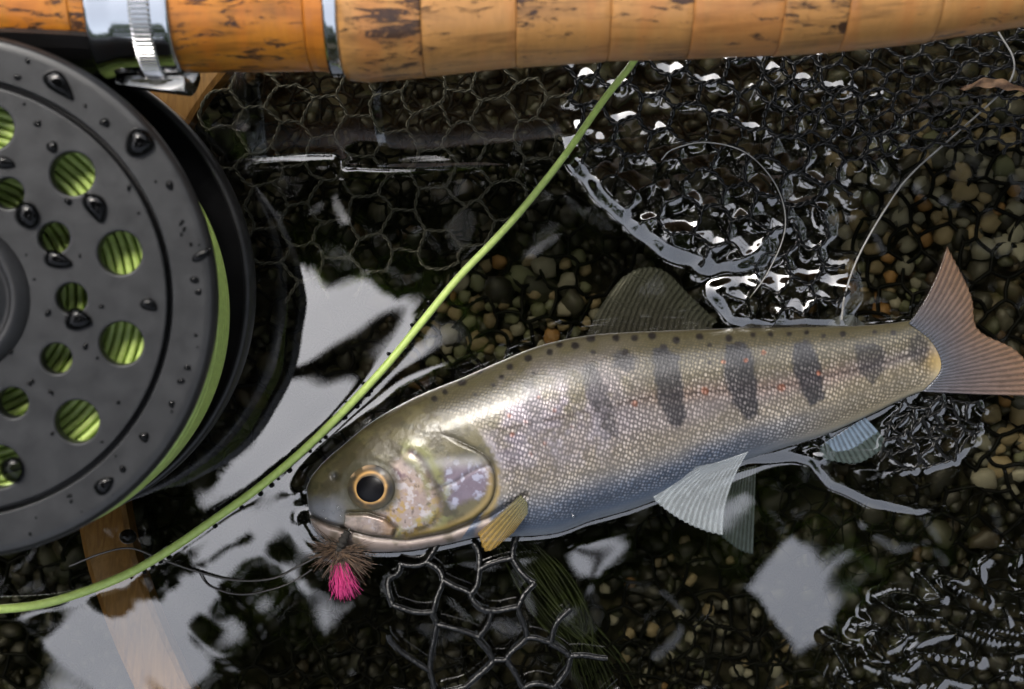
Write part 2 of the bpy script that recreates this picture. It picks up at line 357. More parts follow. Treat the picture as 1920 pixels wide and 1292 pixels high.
colr = (br * (1 + sunlit[:, None])) * ((1 - hue) * np.array([[0.03, 0.055, 0.012]]) + hue * np.array([[0.05, 0.06, 0.016]]))
tree = thing('added_tree', (2.6, 1.9, 0.2), 'unseen leafy tree added to mirror dark with sky gaps in the water', 'tree')  # out of view, added so the water mirrors dark between the sky patches
tp = spline([(2.6, 1.9, 0.1), (2.45, 1.8, 0.9), (2.0, 1.45, 1.7), (1.2, 0.8, 2.25), (0.4, 0.25, 2.42), (-0.5, -0.1, 2.46)], 40)
parts = [tubes(tp, np.linspace(0.16, 0.02, 40), 10)]
for k in range(14):
    i = 20 + k; s_ = -1 if k % 2 else 1; d0 = tp[i]; L = rng.uniform(0.5, 0.9)
    d1 = d0 + np.array([-0.45 * L, s_ * L, 0.05]); dm = (d0 + d1) / 2 + np.array([0, 0, 0.06])
    parts.append(tubes(spline([d0, dm, d1], 10), np.linspace(0.022, 0.005, 10), 6))
obj('trunk', mesh('trunk', *join(parts)), MT['bark'], tree)
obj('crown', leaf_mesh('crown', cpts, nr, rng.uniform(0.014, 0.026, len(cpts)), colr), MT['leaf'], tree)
# wooded banks: foliage all round, open to the sky between the treetops and the added tree
nw = 22000
az = rng.uniform(0, 2 * math.pi, nw)
top = np.radians(34 + 7 * np.sin(2 * az + 1.0) + 5 * np.sin(5 * az) + 3 * np.sin(11 * az + 2) + 18 * np.clip(np.cos(az - 0.15), 0, 1))
el = np.arcsin(rng.uniform(0, 1, nw) * np.sin(top)) + rng.normal(0, 0.03, nw); rad = rng.uniform(3.6, 5.2, nw)
wp = np.stack([rad * np.cos(el) * np.cos(az), rad * np.cos(el) * np.sin(az), np.maximum(rad * np.sin(el), 0.05)], -1)
br = rng.uniform(0.35, 1.3, (nw, 1))
tag(obj('wooded_bank', leaf_mesh('wooded_bank', wp, unit(rng.normal(size=(nw, 3))), rng.uniform(0.07, 0.14, nw), br * np.array([[0.045, 0.075, 0.018]])), MT['leaf']),
    'dense green foliage on the banks around the pool', 'foliage', kind='stuff')

# gravel
def pebble_base(sub, seed):
    bm = bmesh.new(); bmesh.ops.create_icosphere(bm, subdivisions=sub, radius=1)
    for v in bm.verts:
        q = v.co * 1.1 + Vector((seed * 3.1, seed, 0)); v.co *= 1 + 0.42 * mnoise.noise(q) + 0.16 * mnoise.noise(q * 2.7)
    v = np.array([x.co[:] for x in bm.verts]); f = np.array([[y.index for y in x.verts] for x in bm.faces]); bm.free(); return v, f
PAL = np.array([(0.36, 0.27, 0.15), (0.30, 0.28, 0.22), (0.40, 0.20, 0.06), (0.17, 0.18, 0.10), (0.22, 0.14, 0.07), (0.12, 0.12, 0.10), (0.46, 0.42, 0.33)])
bases = [pebble_base(2, i) for i in range(6)]
def rotm(nn, flat):
    q = rng.normal(size=(nn, 4)); q /= np.linalg.norm(q, axis=1, keepdims=True); w_, x_, y_, z_ = q.T
    return np.stack([np.stack([1 - 2 * (y_ * y_ + z_ * z_), 2 * (x_ * y_ - z_ * w_), 2 * (x_ * z_ + y_ * w_)], -1), np.stack([2 * (x_ * y_ + z_ * w_), 1 - 2 * (x_ * x_ + z_ * z_), 2 * (y_ * z_ - x_ * w_)], -1), np.stack([2 * (x_ * z_ - y_ * w_), 2 * (y_ * z_ + x_ * w_), 1 - 2 * (x_ * x_ + y_ * y_)], -1)], 1)
VV, FF, CC, off = [], [], [], 0
ng = 7200
gx = rng.uniform(-250, 2170, ng); gy = rng.uniform(-200, 1500, ng); gs = np.clip(rng.lognormal(2.65, 0.38, ng), 6, 34) * S
gz = bedz(gx, gy) + rng.uniform(-0.002, 0.001, ng); RM = rotm(ng, 0)
vg = 0.6 * vnoise(gx + 300, gy + 300, 150, 41) + 0.4 * vnoise(gx + 300, gy + 300, 60, 43)
darkz = np.clip(0.8 * np.exp(-((gx - 700) / 450) ** 2 - ((gy - 200) / 220) ** 2) + 0.93 * sstep(900, 1100, gy) * (1 - 0.4 * sstep(1500, 1650, gx)), 0, 1)  # gravel colour darkened below the rod and fish, standing in for shade and depth
for i in range(ng):
    v, f = bases[i % 6]; sc3 = gs[i] * np.array([1.25, 1.0, 0.75])
    q = (v * sc3) @ RM[i].T; q += np.array(P(gx[i], gy[i], gz[i])); VV.append(q); FF.append(f + off); off += len(v)
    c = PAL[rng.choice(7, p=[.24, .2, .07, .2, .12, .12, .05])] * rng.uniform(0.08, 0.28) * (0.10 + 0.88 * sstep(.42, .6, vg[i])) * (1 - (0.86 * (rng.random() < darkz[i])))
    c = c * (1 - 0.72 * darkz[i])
    CC.append(np.broadcast_to(c, (len(v), 3)))
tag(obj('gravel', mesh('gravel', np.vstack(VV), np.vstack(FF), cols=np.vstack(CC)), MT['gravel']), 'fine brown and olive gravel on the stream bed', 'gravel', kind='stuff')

# single pebbles that show clearly
kinds = [('tan', 0, 'light tan rounded pebble'), ('grey', 1, 'grey rounded pebble'), ('amber', 2, 'bright amber orange pebble'), ('olive', 3, 'olive green mossy pebble'), ('cream', 6, 'pale cream pebble')]
zones = [([(1560, 300), (1920, 170), (1920, 480), (1820, 480), (1780, 440), (1700, 460), (1560, 430)], 120, 21, 'under the black net by the tail fin', [.4, .38, .08, .1, .04]),
         ([(850, 500), (1090, 480), (1120, 590), (1080, 630), (960, 660), (820, 690), (780, 660)], 56, 21, 'beside the dorsal fin', [.36, .14, .08, .4, .02]),
         ([(1840, 760), (1920, 720), (1920, 930), (1830, 900)], 14, 24, 'below the tail fin', [.4, .1, .1, .3, .1]),
         ([(1580, 440), (1740, 470), (1700, 590), (1600, 600)], 22, 18, 'between the net and the tail peduncle', [.35, .15, .2, .2, .1]),
         ([(1170, 960), (1420, 1040), (1500, 1292), (1180, 1292), (1120, 1090)], 34, 13, 'in the dark gap below the belly', [.32, .36, .1, .05, .17])]
pmesh = [mesh('pebble', v, f) for v, f in bases]
for m_ in pmesh: m_.materials.append(MT['pebble'])
placed = []
for poly, cnt, rad0, where, pr in zones:
    xs = [p[0] for p in poly]; ys = [p[1] for p in poly]; k = 0; tries = 0
    while k < cnt and tries < 4000:
        tries += 1
        x = rng.uniform(min(xs), max(xs)); y = rng.uniform(min(ys), max(ys)); r = rad0 * rng.uniform(0.55, 1.25)
        if not inpoly(np.array([x]), np.array([y]), poly)[0]: continue
        if any((x - a) ** 2 + (y - b) ** 2 < (0.82 * (r + c)) ** 2 for a, b, c in placed): continue
        placed.append((x, y, r)); k += 1
        kd = kinds[rng.choice(5, p=pr)]
        z = float(bedz(x, y)) + 0.0012
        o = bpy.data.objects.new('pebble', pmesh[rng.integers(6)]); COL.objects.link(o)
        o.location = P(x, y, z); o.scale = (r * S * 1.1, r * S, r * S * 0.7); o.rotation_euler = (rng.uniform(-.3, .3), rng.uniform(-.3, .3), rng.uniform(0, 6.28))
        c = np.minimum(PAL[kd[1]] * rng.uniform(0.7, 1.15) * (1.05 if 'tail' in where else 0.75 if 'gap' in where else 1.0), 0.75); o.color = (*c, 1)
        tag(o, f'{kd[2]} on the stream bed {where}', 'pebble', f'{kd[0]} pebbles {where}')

# ------------------------------------------------------------------ fish body
ST = [((574, 918), (582, 978)), ((586, 892), (598, 1000)), ((610, 864), (624, 1016)), ((640, 838), (662, 1026)), ((690, 797), (700, 1034)), ((740, 765), (765, 1032)),
      ((800, 735), (835, 1020)), ((860, 711), (900, 1006)), ((930, 681), (975, 1005)), ((1000, 652), (1045, 998)), ((1060, 636), (1110, 975)), ((1120, 627), (1180, 955)),
      ((1200, 622), (1255, 926)), ((1300, 618), (1350, 880)), ((1400, 615), (1450, 845)), ((1500, 613), (1545, 815)), ((1600, 611), (1630, 778)), ((1680, 605), (1710, 740)),
      ((1728, 597), (1765, 727)), ((1752, 606), (1788, 720)), ((1768, 630), (1796, 702))]
TH = [10, 24, 38, 50, 63, 72, 80, 85, 88, 88, 86, 82, 75, 66, 57, 47, 36, 25, 15, 8, 2]      # half thickness in px
FZ = 0.0002
nu = 900
tb = spline([(*a, *b, t * 3) for (a, b), t in zip(ST, TH)], nu)
tb[:, 4] /= 3
top_, bot_, T_ = tb[:, :2], tb[:, 2:4], tb[:, 4] * S
nvu, nvl = 220, 50
th = np.r_[np.linspace(0, math.pi, nvu, endpoint=False), np.linspace(math.pi, 2 * math.pi, nvl, endpoint=False)]
nv = len(th)
w_ = (1 - np.cos(th)) / 2
bx = top_[:, None, 0] * (1 - w_) + bot_[:, None, 0] * w_; by = top_[:, None, 1] * (1 - w_) + bot_[:, None, 1] * w_
sn = np.sin(th); bz = FZ + T_[:, None] * np.sign(sn) * np.maximum(0, 1 - np.abs(np.cos(th)) ** 2.35) ** (1 / 2.2) * np.where(sn > 0, 1, 0.9)
# collapse the two ends
for e, m in ((0, 10), (-1, 10)):
    for q in range(m):
        i = q if e == 0 else nu - 1 - q
        s_ = math.sqrt(1 - (1 - q / m) ** 2) if q else 0.02
        cx0, cy0 = (top_[i] + bot_[i]) / 2; kk = 0.55 + 0.45 * s_
        bx[i] = cx0 + (bx[i] - cx0) * kk; by[i] = cy0 + (by[i] - cy0) * kk; bz[i] = FZ + (bz[i] - FZ) * s_
up = (sn > 0.02)[None, :] & np.ones((nu, 1), bool)
fx = 960 + (bx - 960) / (1 - bz / H); fy = 646 + (by - 646) / (1 - bz / H)     # where each vertex shows in the photograph
OPER = [tuple(p) for p in spline([(828, 812), (868, 832), (905, 852), (924, 878), (928, 915), (915, 948), (880, 978), (825, 1000), (770, 1012)], 40)]
PREO = [tuple(p) for p in spline([(770, 848), (790, 862), (808, 895), (826, 935), (822, 968), (800, 990), (760, 1004)], 30)]
OPL = [(812, 918), (850, 905), (890, 880), (918, 872)]
MAX1 = [(652, 962), (690, 962), (722, 972), (742, 990), (738, 1003)]
MOUTH = [(570, 958), (592, 974), (618, 985), (645, 992)]
JAW = [(645, 994), (700, 1008), (762, 1014), (840, 1000), (920, 970), (985, 930)]
JAWB = [(570, 975), (600, 990), (650, 1004)]
d_op, s_op = polyd(fx, fy, OPER); d_pre, s_pre = polyd(fx, fy, PREO); d_opl, _ = polyd(fx, fy, OPL); d_max, s_max = polyd(fx, fy, MAX1)
d_mo, s_mo = polyd(fx, fy, MOUTH); d_jaw, s_jaw = polyd(fx, fy, JAW)
eyer = np.hypot((fx - 695) / 1.0, (fy - 912) / 0.97)
G = lambda d, w: np.exp(-(d / w) ** 2)
dz = np.zeros_like(bz)
head = inpoly(fx, fy, OPER + [(640, 1002), (560, 960), (560, 850), (760, 700), (815, 760)])
fb = lambda s_, k: 0.5 * vnoise(fx, fy, s_, k) + 0.3 * vnoise(fx, fy, s_ / 2.1, k + 1) + 0.2 * vnoise(fx, fy, s_ / 4.3, k + 2)
n1, n2, n3 = fb(60, 1), fb(24, 5), fb(14, 9)
n1h, n2h = np.where(head, n1, .5), np.where(head, n2, .5)
dz += np.where(head & (d_op < 80), 0.0004 * np.exp(-d_op / 22) * sstep(835, 890, fx), 0) - 0.0003 * G(d_op, 4.5) * sstep(825, 870, fx)
dz += -0.00014 * G(d_pre, 6) + 0.00008 * G(d_pre - 14, 9) - 0.0001 * G(d_opl, 4) + 0.0002 * (n1h - .5) + 0.00015 * (n2h - .5)
dz += -0.0006 * G(d_max, 4) - 0.0014 * G(d_mo, 5) - 0.0009 * G(d_jaw, 6)
maxp = inpoly(fx, fy, [(648, 966), (690, 964), (722, 974), (742, 990), (736, 1004), (690, 1002), (645, 990)])
dz += np.where(maxp, 0.0006, 0)
dz += -0.00005 * G(eyer - 50, 5) 
dz += -0.0007 * G(np.hypot(fx - 628, fy - 893), 7)
latl = [(930, 806), (1000, 793), (1100, 772), (1200, 747), (1320, 735), (1460, 725), (1620, 690), (1740, 655)]
d_lat, s_lat = polyd(fx, fy, latl)
dz *= up * sstep(0.05, 0.35, sn)[None, :]
bz = bz + dz
# colours of the skin
def mixc(a, b, m): return a * (1 - m[..., None]) + np.asarray(b) * m[..., None]
ww = np.broadcast_to(w_, fx.shape)
C = np.zeros(fx.shape + (3,)); C[:] = (0.095, 0.082, 0.042)
C = mixc(C, (0.23, 0.205, 0.14), sstep(0.08, 0.34, ww + 0.06 * (n1 - 0.5)))
C = mixc(C, (0.43, 0.385, 0.375), sstep(0.32, 0.52, ww + 0.1 * (n1 - 0.5)))
C = mixc(C, (0.42, 0.37, 0.27), sstep(0.52, 0.66, ww + 0.1 * (n1 - 0.5)) * 0.7)
C = mixc(C, (0.40, 0.36, 0.46), np.clip(sstep(.45, .7, n1) * G(d_lat - 25, 60) * sstep(900, 960, fx) * sstep(1250, 1050, fx), 0, 1) * 0.8)
C = mixc(C, (0.34, 0.33, 0.32), sstep(0.68, 0.80, ww))
C = mixc(C, (0.12, 0.16, 0.24), sstep(0.73, 0.86, ww + 0.05 * (n1 - .5)) * sstep(1650, 1300, fx))
C = mixc(C, (0.40, 0.43, 0.47), sstep(0.93, 1.0, ww) * 0.8)
tailm = sstep(1420, 1640, fx)
C = mixc(C, (0.44, 0.37, 0.22), tailm * sstep(0.45, 0.6, ww) * 0.7)
C = mixc(C, (0.46, 0.32, 0.11), sstep(1715, 1750, fx) * G(fy - 675, 26) * 0.8 * sstep(1790, 1768, fx)); C = mixc(C, (0.16, 0.165, 0.18), sstep(1752, 1784, fx - 0.10 * np.abs(fy - 660) + 18 * (n2 - .5)) * 0.95)
C = mixc(C, (0.40, 0.20, 0.11), G(d_lat, 16) * sstep(1150, 1260, fx) * sstep(1680, 1560, fx) * 0.32)
C = mixc(C, (0.10, 0.07, 0.06), G(d_lat, 3.2) * 0.7)
silv = sstep(0.10, 0.42, ww) * 0.85 * (0.75 + 0.5 * (n1 - .5))
silv = silv * (1 - 0.55 * sstep(0.80, 0.95, ww))
scal = np.where(head, 0, 1) * sstep(0.985, 0.93, ww) * sstep(1795, 1745, fx + 0.12 * np.abs(fy - 660))
pre_op = inpoly(fx, fy, [(720, 700), (778, 775), (800, 782), (868, 798), (915, 845), (926, 880), (930, 920), (800, 1100), (500, 1100), (500, 700)])
d_po, _ = polyd(fx, fy, [(720, 700), (778, 775), (800, 782), (868, 798), (915, 845), (926, 880), (930, 920), (900, 1000)])
scal = np.where(pre_op | head, 0, sstep(0, 26, d_po + 20 * (n3 - .5))) * sstep(0.985, 0.88, ww) * (0.45 + 0.55 * sstep(0.02, 0.2, ww)) * sstep(1770, 1735, fx + 0.1 * np.abs(fy - 660) + 14 * (n2 - .5))
# parr marks
PARR = [([(978, 712), (1000, 716), (1016, 752), (1022, 800), (1000, 806), (982, 765)], .55), ([(1095, 682), (1112, 680), (1132, 712), (1150, 770), (1160, 818), (1132, 826), (1108, 760), (1092, 720)], .75),
        ([(1148, 664), (1170, 655), (1194, 668), (1192, 694), (1172, 700), (1152, 686)], .85), ([(1226, 655), (1248, 648), (1272, 668), (1280, 720), (1287, 782), (1270, 802), (1250, 790), (1232, 748), (1226, 700)], .95),
        ([(1360, 645), (1392, 640), (1412, 670), (1420, 730), (1420, 778), (1402, 788), (1376, 760), (1358, 715)], 1), ([(1486, 645), (1510, 637), (1530, 655), (1544, 710), (1546, 750), (1520, 762), (1500, 730), (1486, 690)], 1),
        ([(1602, 648), (1640, 642), (1660, 660), (1658, 690), (1636, 722), (1612, 700)], .8), ([(1704, 632), (1725, 622), (1742, 640), (1740, 672), (1722, 688), (1706, 668)], .65)]
for pts, a in PARR:
    ins = inpoly(fx, fy, pts); d, _ = polyd(fx, fy, pts, True); sdist = np.where(ins, d, -d) + 12 * (n3 - 0.5) + 5 * (n2 - .5)
    m = sstep(-5, 5, sdist) * a * up
    C = mixc(C, (0.022, 0.024, 0.036), m * 0.9); silv = silv * (1 - 0.45 * m)
for x, y, r in [(815, 748, 7), (835, 735, 6), (867, 718, 8), (900, 695, 8), (925, 722, 5), (957, 688, 7), (990, 672, 8), (1030, 660, 7), (1050, 647, 7), (1078, 648, 8), (1108, 635, 8), (1112, 660, 5), (1155, 634, 7), (1190, 634, 7), (1222, 630, 8), (1244, 650, 6), (1268, 637, 8), (1312, 631, 7), (1330, 647, 5), (1366, 634, 7), (1384, 646, 6), (1412, 628, 6), (1445, 627, 6), (1480, 626, 6), (1512, 624, 6), (1545, 630, 5), (1580, 626, 6), (1640, 622, 5), (1675, 624, 5), (918, 755, 4), (890, 740, 4), (940, 706, 5), (1000, 700, 4), (1330, 680, 4), (1172, 660, 6)]:
    C = mixc(C, (0.018, 0.014, 0.012), sstep(r + 2.5, r - 3, np.hypot(fx - x, (fy - y) * 1.15) + 5 * (n3 - .5)) * up); 
for x, y, r in [(1190, 757, 7), (1322, 733, 8), (1465, 727, 8), (960, 815, 5), (1022, 830, 5), (1072, 800, 4), (1432, 661, 5), (1398, 676, 5), (1356, 678, 5), (985, 790, 4), (995, 852, 4), (1010, 745, 4), (1535, 700, 5), (1040, 770, 4), (955, 780, 4)]:
    C = mixc(C, (0.46, 0.11, 0.02), sstep(r + 2, r - 3, np.hypot(fx - x, fy - y) + 5 * (n3 - .5)) * 0.6 * up)
# head
hm = np.where(fx < 990, np.where(pre_op | head, 1, sstep(22, 0, d_po + 14 * (n3 - .5))), 0) * sstep(990, 940, fx)
hc = np.zeros_like(C); hc[:] = (0.068, 0.056, 0.027)
hc = mixc(hc, (0.11, 0.094, 0.043), sstep(0.40, 0.65, n2)); hc = mixc(hc, (0.05, 0.045, 0.02), sstep(0.52, 0.7, n3) * 0.7)
cheek = inpoly(fx, fy, [(735, 870), (775, 838), (812, 905), (830, 950), (815, 985), (765, 1012), (700, 1002), (660, 985), (700, 960), (740, 940)])
d_ch, _ = polyd(fx, fy, [(735, 870), (775, 838), (812, 905), (830, 950), (815, 985), (765, 1012), (700, 1002), (660, 985), (700, 960), (740, 940)], True)
mch = sstep(-12, 14, np.where(cheek, d_ch, -d_ch) + 14 * (n2 - .5))
chc = mixc(mixc(np.broadcast_to(np.array((0.40, 0.31, 0.27)), C.shape), (0.17, 0.10, 0.13), sstep(.42, .62, n2) * sstep(960, 880, fy)), (0.44, 0.29, 0.08), sstep(.45, .62, n3) * sstep(880, 980, fy)); chc = mixc(chc, (0.10, 0.075, 0.06), sstep(.55, .72, fb(11, 60)) * 0.75); chc = mixc(chc, (0.60, 0.56, 0.58), sstep(.56, .7, fb(13, 70)) * 0.7)
hc = mixc(hc, (0, 0, 0), mch * 0) * (1 - mch[..., None]) + chc * mch[..., None]
opc = inpoly(fx, fy, [(835, 862), (918, 872), (924, 900), (905, 930), (850, 950), (825, 915)])
d_oc, _ = polyd(fx, fy, [(835, 862), (918, 872), (924, 900), (905, 930), (850, 950), (825, 915)], True)
moc = sstep(-8, 10, np.where(opc, d_oc, -d_oc) + 12 * (n3 - .5))
occ = mixc(np.broadcast_to(np.array((0.20, 0.16, 0.20)), C.shape), (0.40, 0.40, 0.50), sstep(.5, .68, n3)); hc = hc * (1 - moc[..., None]) + occ * moc[..., None]
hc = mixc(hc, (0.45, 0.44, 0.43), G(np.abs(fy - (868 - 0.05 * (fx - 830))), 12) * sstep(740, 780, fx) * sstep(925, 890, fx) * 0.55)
hc = mixc(hc, (0.25, 0.26, 0.09), G(d_pre - 14, 10) * 0.6 * sstep(.35, .6, n2))
hc = mixc(hc, (0.40, 0.28, 0.09), G(d_op - 8, 7) * sstep(860, 900, fy) * 0.6)
below = (fy > np.interp(fx, [560, 645, 700, 762, 840, 920, 985], [965, 994, 1008, 1014, 1000, 970, 930]))
hc = np.where((below & (fx < 985))[..., None], mixc(np.broadcast_to(np.array((0.40, 0.32, 0.28)), C.shape), (0.20, 0.16, 0.12), sstep(.45, .75, n2)), hc)
hc = mixc(hc, (0.20, 0.21, 0.24), sstep(665, 620, fx) * sstep(920, 955, fy) * (~below) * 0.8)
hc = mixc(hc, (0.46, 0.37, 0.33), maxp * (0.5 + 0.5 * sstep(.4, .6, n3)) * 0.8)
hc = mixc(hc, (0.44, 0.24, 0.08), maxp * sstep(700, 735, fx) * 0.5)
hc = mixc(hc, (0.06, 0.055, 0.03), sstep(66, 46, eyer) * 0.75)
for d, wd, a in ((d_op, 4.0, .55), (d_pre, 5, .35), (d_opl, 3.5, .4), (d_max, 3.5, .6), (d_mo, 5, .95), (d_jaw, 4, .6)):
    hc = mixc(hc, (0.035, 0.028, 0.018), G(d, wd) * a)
hc = mixc(hc, (0.03, 0.03, 0.03), G(np.hypot(fx - 628, fy - 893), 8) * 0.8)
hms = sstep(0.0, 1.0, hm); C = C * (1 - hms[..., None]) + hc * hms[..., None]
silv = np.where(hms > 0.5, 0.15 + 0.5 * np.maximum(mch, moc) + 0.2 * maxp, silv)
lav_sheen = sstep(.42, .62, 0.6 * n2 + 0.4 * n3) * sstep(870, 930, fx) * sstep(1230, 1080, fx) * G(fy - (845 - 0.22 * (fx - 950)), 55) * (1 - hms)  # pale lavender sheen of the flank, painted into the skin colour
C = mixc(C, (0.66, 0.62, 0.70), lav_sheen * 0.75); silv = np.clip(silv + 0.3 * lav_sheen, 0, 1)
C *= 0.93
silv = silv * sstep(1768, 1725, fx)
C = np.where((sn < -0.02)[None, :, None], np.array((0.30, 0.29, 0.27)), C)
arc = np.r_[0, np.cumsum(np.hypot(*np.diff((top_ + bot_) / 2, axis=0).T))]
hh = np.hypot(*(top_ - bot_).T)
su = np.broadcast_to(arc[:, None], fx.shape) / 6.6
sv = np.interp(arc, arc, hh)[:, None] * (np.where(th < math.pi, th, 2 * math.pi - th) / math.pi)[None, :] / 6.1
sv = (sv - np.take_along_axis(sv, np.full((nu, 1), nvu // 2), 1)) 
FV = np.stack([(bx - 960) * S, (646 - by) * S, bz], -1).reshape(-1, 3)
FFc = gridf(nu, nv, wv=True)
capA = list(range(nv)); 
fish = thing('trout', P(1150, 800, -0.008), 'small spotted trout with dark oval flank marks lying on its side', 'fish')
fm = mesh('body', FV, FFc, cols=C.reshape(-1, 3), uv=np.stack([su, sv], -1).reshape(-1, 2), attrs={'scal': scal, 'silv': np.clip(silv, 0, 1)})
obj('body', fm, MT['fish'], fish)
def fish_z(x, y):
    d = (fx[:, :nvu] - x) ** 2 + (fy[:, :nvu] - y) ** 2; return float(bz[:, :nvu].ravel()[np.argmin(d)])
# eye
def dome(cx, cy, r, h, zb, rings=28, seg=72, sq=0.97, follow=None):
    q = np.linspace(0, 1, rings); a = np.arange(seg) * 2 * math.pi / seg
    rx = (q * r)[:, None] * np.cos(a); ry = (q * r)[:, None] * np.sin(a) * sq; z = zb + h * S * np.sqrt(np.maximum(0, 1 - (q * 0.98)[:, None] ** 2)) + 0 * a
    if follow is not None:
        sub = (np.abs(fx - cx) < 75) & (np.abs(fy - cy) < 75) & up; sx, sy, sz = fx[sub], fy[sub], bz[sub]
        A = np.stack([np.ones_like(sx), sx - cx, sy - cy, (sx - cx) ** 2, (sx - cx) * (sy - cy), (sy - cy) ** 2], 1); co_ = np.linalg.lstsq(A, sz, rcond=None)[0]
        z = z - zb + follow + co_[0] + co_[1] * rx + co_[2] * ry + co_[3] * rx ** 2 + co_[4] * rx * ry + co_[5] * ry ** 2
    return PA(cx + rx, cy + ry, z), rx, ry
ez = fish_z(695, 912)
v, rx, ry = dome(695, 914, 44, 6, ez, follow=0.0)
v = v.copy(); r_ = np.hypot(rx, ry); a_ = np.arctan2(ry, rx)
ec = np.zeros(r_.shape + (3,)); ec[:] = (0.035, 0.024, 0.010)
en = vnoise(rx + 500, ry + 500, 7, 3); en2 = vnoise(rx + 500, ry + 500, 14, 8)
ec = mixc(ec, (0.09, 0.055, 0.018), sstep(.45, .7, en)); ec = mixc(ec, (0.05, 0.042, 0.021), sstep(34, 43, r_) * 0.9)
gold = 0.85 * G(r_ - 28.5, 2.6) * (0.75 + 0.5 * (en - .5)); ec = mixc(ec, (0.72, 0.40, 0.12), np.clip(gold, 0, 1))
ec = mixc(ec, (0.008, 0.007, 0.007), G(np.abs(r_ - 38), 6) * np.clip(G(np.abs(a_ + 1.2), .35) + G(np.abs(a_ - 0.1), .4) + 0.8 * G(np.abs(a_ - 3.0), .3), 0, 1))
ec = mixc(ec, (0.55, 0.36, 0.2), G(r_ - 40, 4) * sstep(.5, .7, en2) * np.clip(G(np.abs(a_ + 2.3), .7), 0, 1))
eye = obj('eye', mesh('eye', v.reshape(-1, 3), gridf(28, 72, wv=True), cols=ec.reshape(-1, 3)), MT['eye'], fish)
v, rx, ry = dome(694, 917, 26, 3, ez, 10, 48, 0.95, follow=0.00045)
obj('pupil', mesh('pupil', v.reshape(-1, 3), gridf(10, 48, wv=True)), MT['pupil'], eye)

def fin(name, base, tip, zb, zt, mat, nr=14, mid=None, sag=0.0, label=None):
    na, nb = 90, 30
    b_ = spline(base, na); t_ = spline(tip, na); q = np.linspace(0, 1, nb)[None, :, None]
    if mid is not None: m_ = spline(mid, na)[:, None]; g = b_[:, None] * (1 - q) ** 2 + 2 * m_ * q * (1 - q) + t_[:, None] * q ** 2
    else: g = b_[:, None] * (1 - q) + t_[:, None] * q
    s_ = np.linspace(0, 1, na)[:, None]; q2 = q[..., 0]
    jag = 1.2 * q2 ** 4 * np.sin(s_ * nr * 6.283); dirv = t_ - b_; dirv = dirv / (np.linalg.norm(dirv, axis=1, keepdims=True) + 1e-6)
    g = g + dirv[:, None] * jag[..., None]
    z = zb + (zt - zb) * q2 + 0.00002 * np.sin(s_ * nr * 6.283) * (1 - 0.4 * q2) + sag * np.sin(math.pi * s_) * q2
    v1 = PA(g[..., 0], g[..., 1], z); th_ = 0.00028 * (1 - 0.75 * q2)
    v2 = v1.copy(); v2[..., 2] -= th_ + 0 * s_
    f = gridf(na, nb); N = na * nb
    rim = []
    idx = np.arange(N).reshape(na, nb); loop = np.r_[idx[:, 0], idx[-1, 1:], idx[-2::-1, -1], idx[0, -2:0:-1]]
    l2 = np.roll(loop, -1); rim = np.stack([loop, loop + N, l2 + N, l2], -1)
    uv = np.stack([np.broadcast_to(s_, (na, nb)), np.broadcast_to(q2, (na, nb))], -1).reshape(-1, 2)
    o = obj(name, mesh(name, np.vstack([v1.reshape(-1, 3), v2.reshape(-1, 3)]), np.vstack([f, f[:, ::-1] + N, rim]), uv=np.vstack([uv, uv])), mat, fish)
    if label: o['label'] = label
    return o
fin('dorsal_fin', [(1098, 634), (1180, 629), (1260, 626), (1338, 624)], [(1166, 520), (1202, 502), (1246, 508), (1292, 552), (1346, 604)], -0.0002, -0.0016, mat_fin('dorsal_membrane', (0.15, 0.14, 0.14), (0.24, 0.25, 0.22), 0.42, 21, 0.3, 0.2), 21, mid=[(1118, 575), (1170, 570), (1240, 568), (1330, 610)], label='grey translucent rayed fin on the back')
fin('adipose_fin', [(1545, 618), (1585, 617), (1618, 617)], [(1562, 596), (1592, 590), (1622, 606)], 0.0002, -0.0006, mat_fin('adipose_membrane', (0.16, 0.17, 0.20), (0.20, 0.22, 0.27), 0.85, 3), 2)
fin('tail_fin', [(1704, 606), (1742, 636), (1762, 668), (1762, 698), (1730, 734)], [(1776, 462), (1820, 552), (1834, 618), (1908, 660), (1972, 742)], 0.0018, 0.0008, mat_fin('tail_membrane', (0.11, 0.12, 0.15), (0.26, 0.15, 0.085), 0.85, 26, 0.45), 26, mid=[(1745, 560), (1800, 600), (1820, 650), (1850, 690), (1850, 742)], label='forked grey tail fin with orange edges')
fin('pectoral_fin', [(976, 928), (988, 942), (990, 962)], [(896, 1000), (914, 1034), (962, 1000)], fish_z(984, 945) + 0.0006, fish_z(925, 985) + 0.0008, mat_fin('pectoral_membrane', (0.20, 0.19, 0.09), (0.44, 0.27, 0.05), 0.66, 9), 9, label='small amber yellow fin behind the gill cover')
fin('pelvic_fin', [(1296, 876), (1340, 868), (1404, 846)], [(1204, 886), (1226, 935), (1272, 972), (1318, 994), (1356, 1004)], 0.0052, 0.0036, mat_fin('pelvic_membrane', (0.50, 0.53, 0.55), (0.62, 0.66, 0.68), 0.36, 18, 0.1, 0.78), 18, mid=[(1240, 858), (1270, 905), (1352, 925)], label='pale white translucent fin fanned out below the belly')
fin('pelvic_fin', [(1372, 882), (1395, 878), (1418, 872)], [(1348, 1002), (1384, 1030), (1412, 1040)], -0.001, -0.0030, mat_fin('pelvic_membrane_dark', (0.10, 0.12, 0.14), (0.17, 0.22, 0.28), 0.75, 9), 9, label='dark grey fin under water behind the white one')
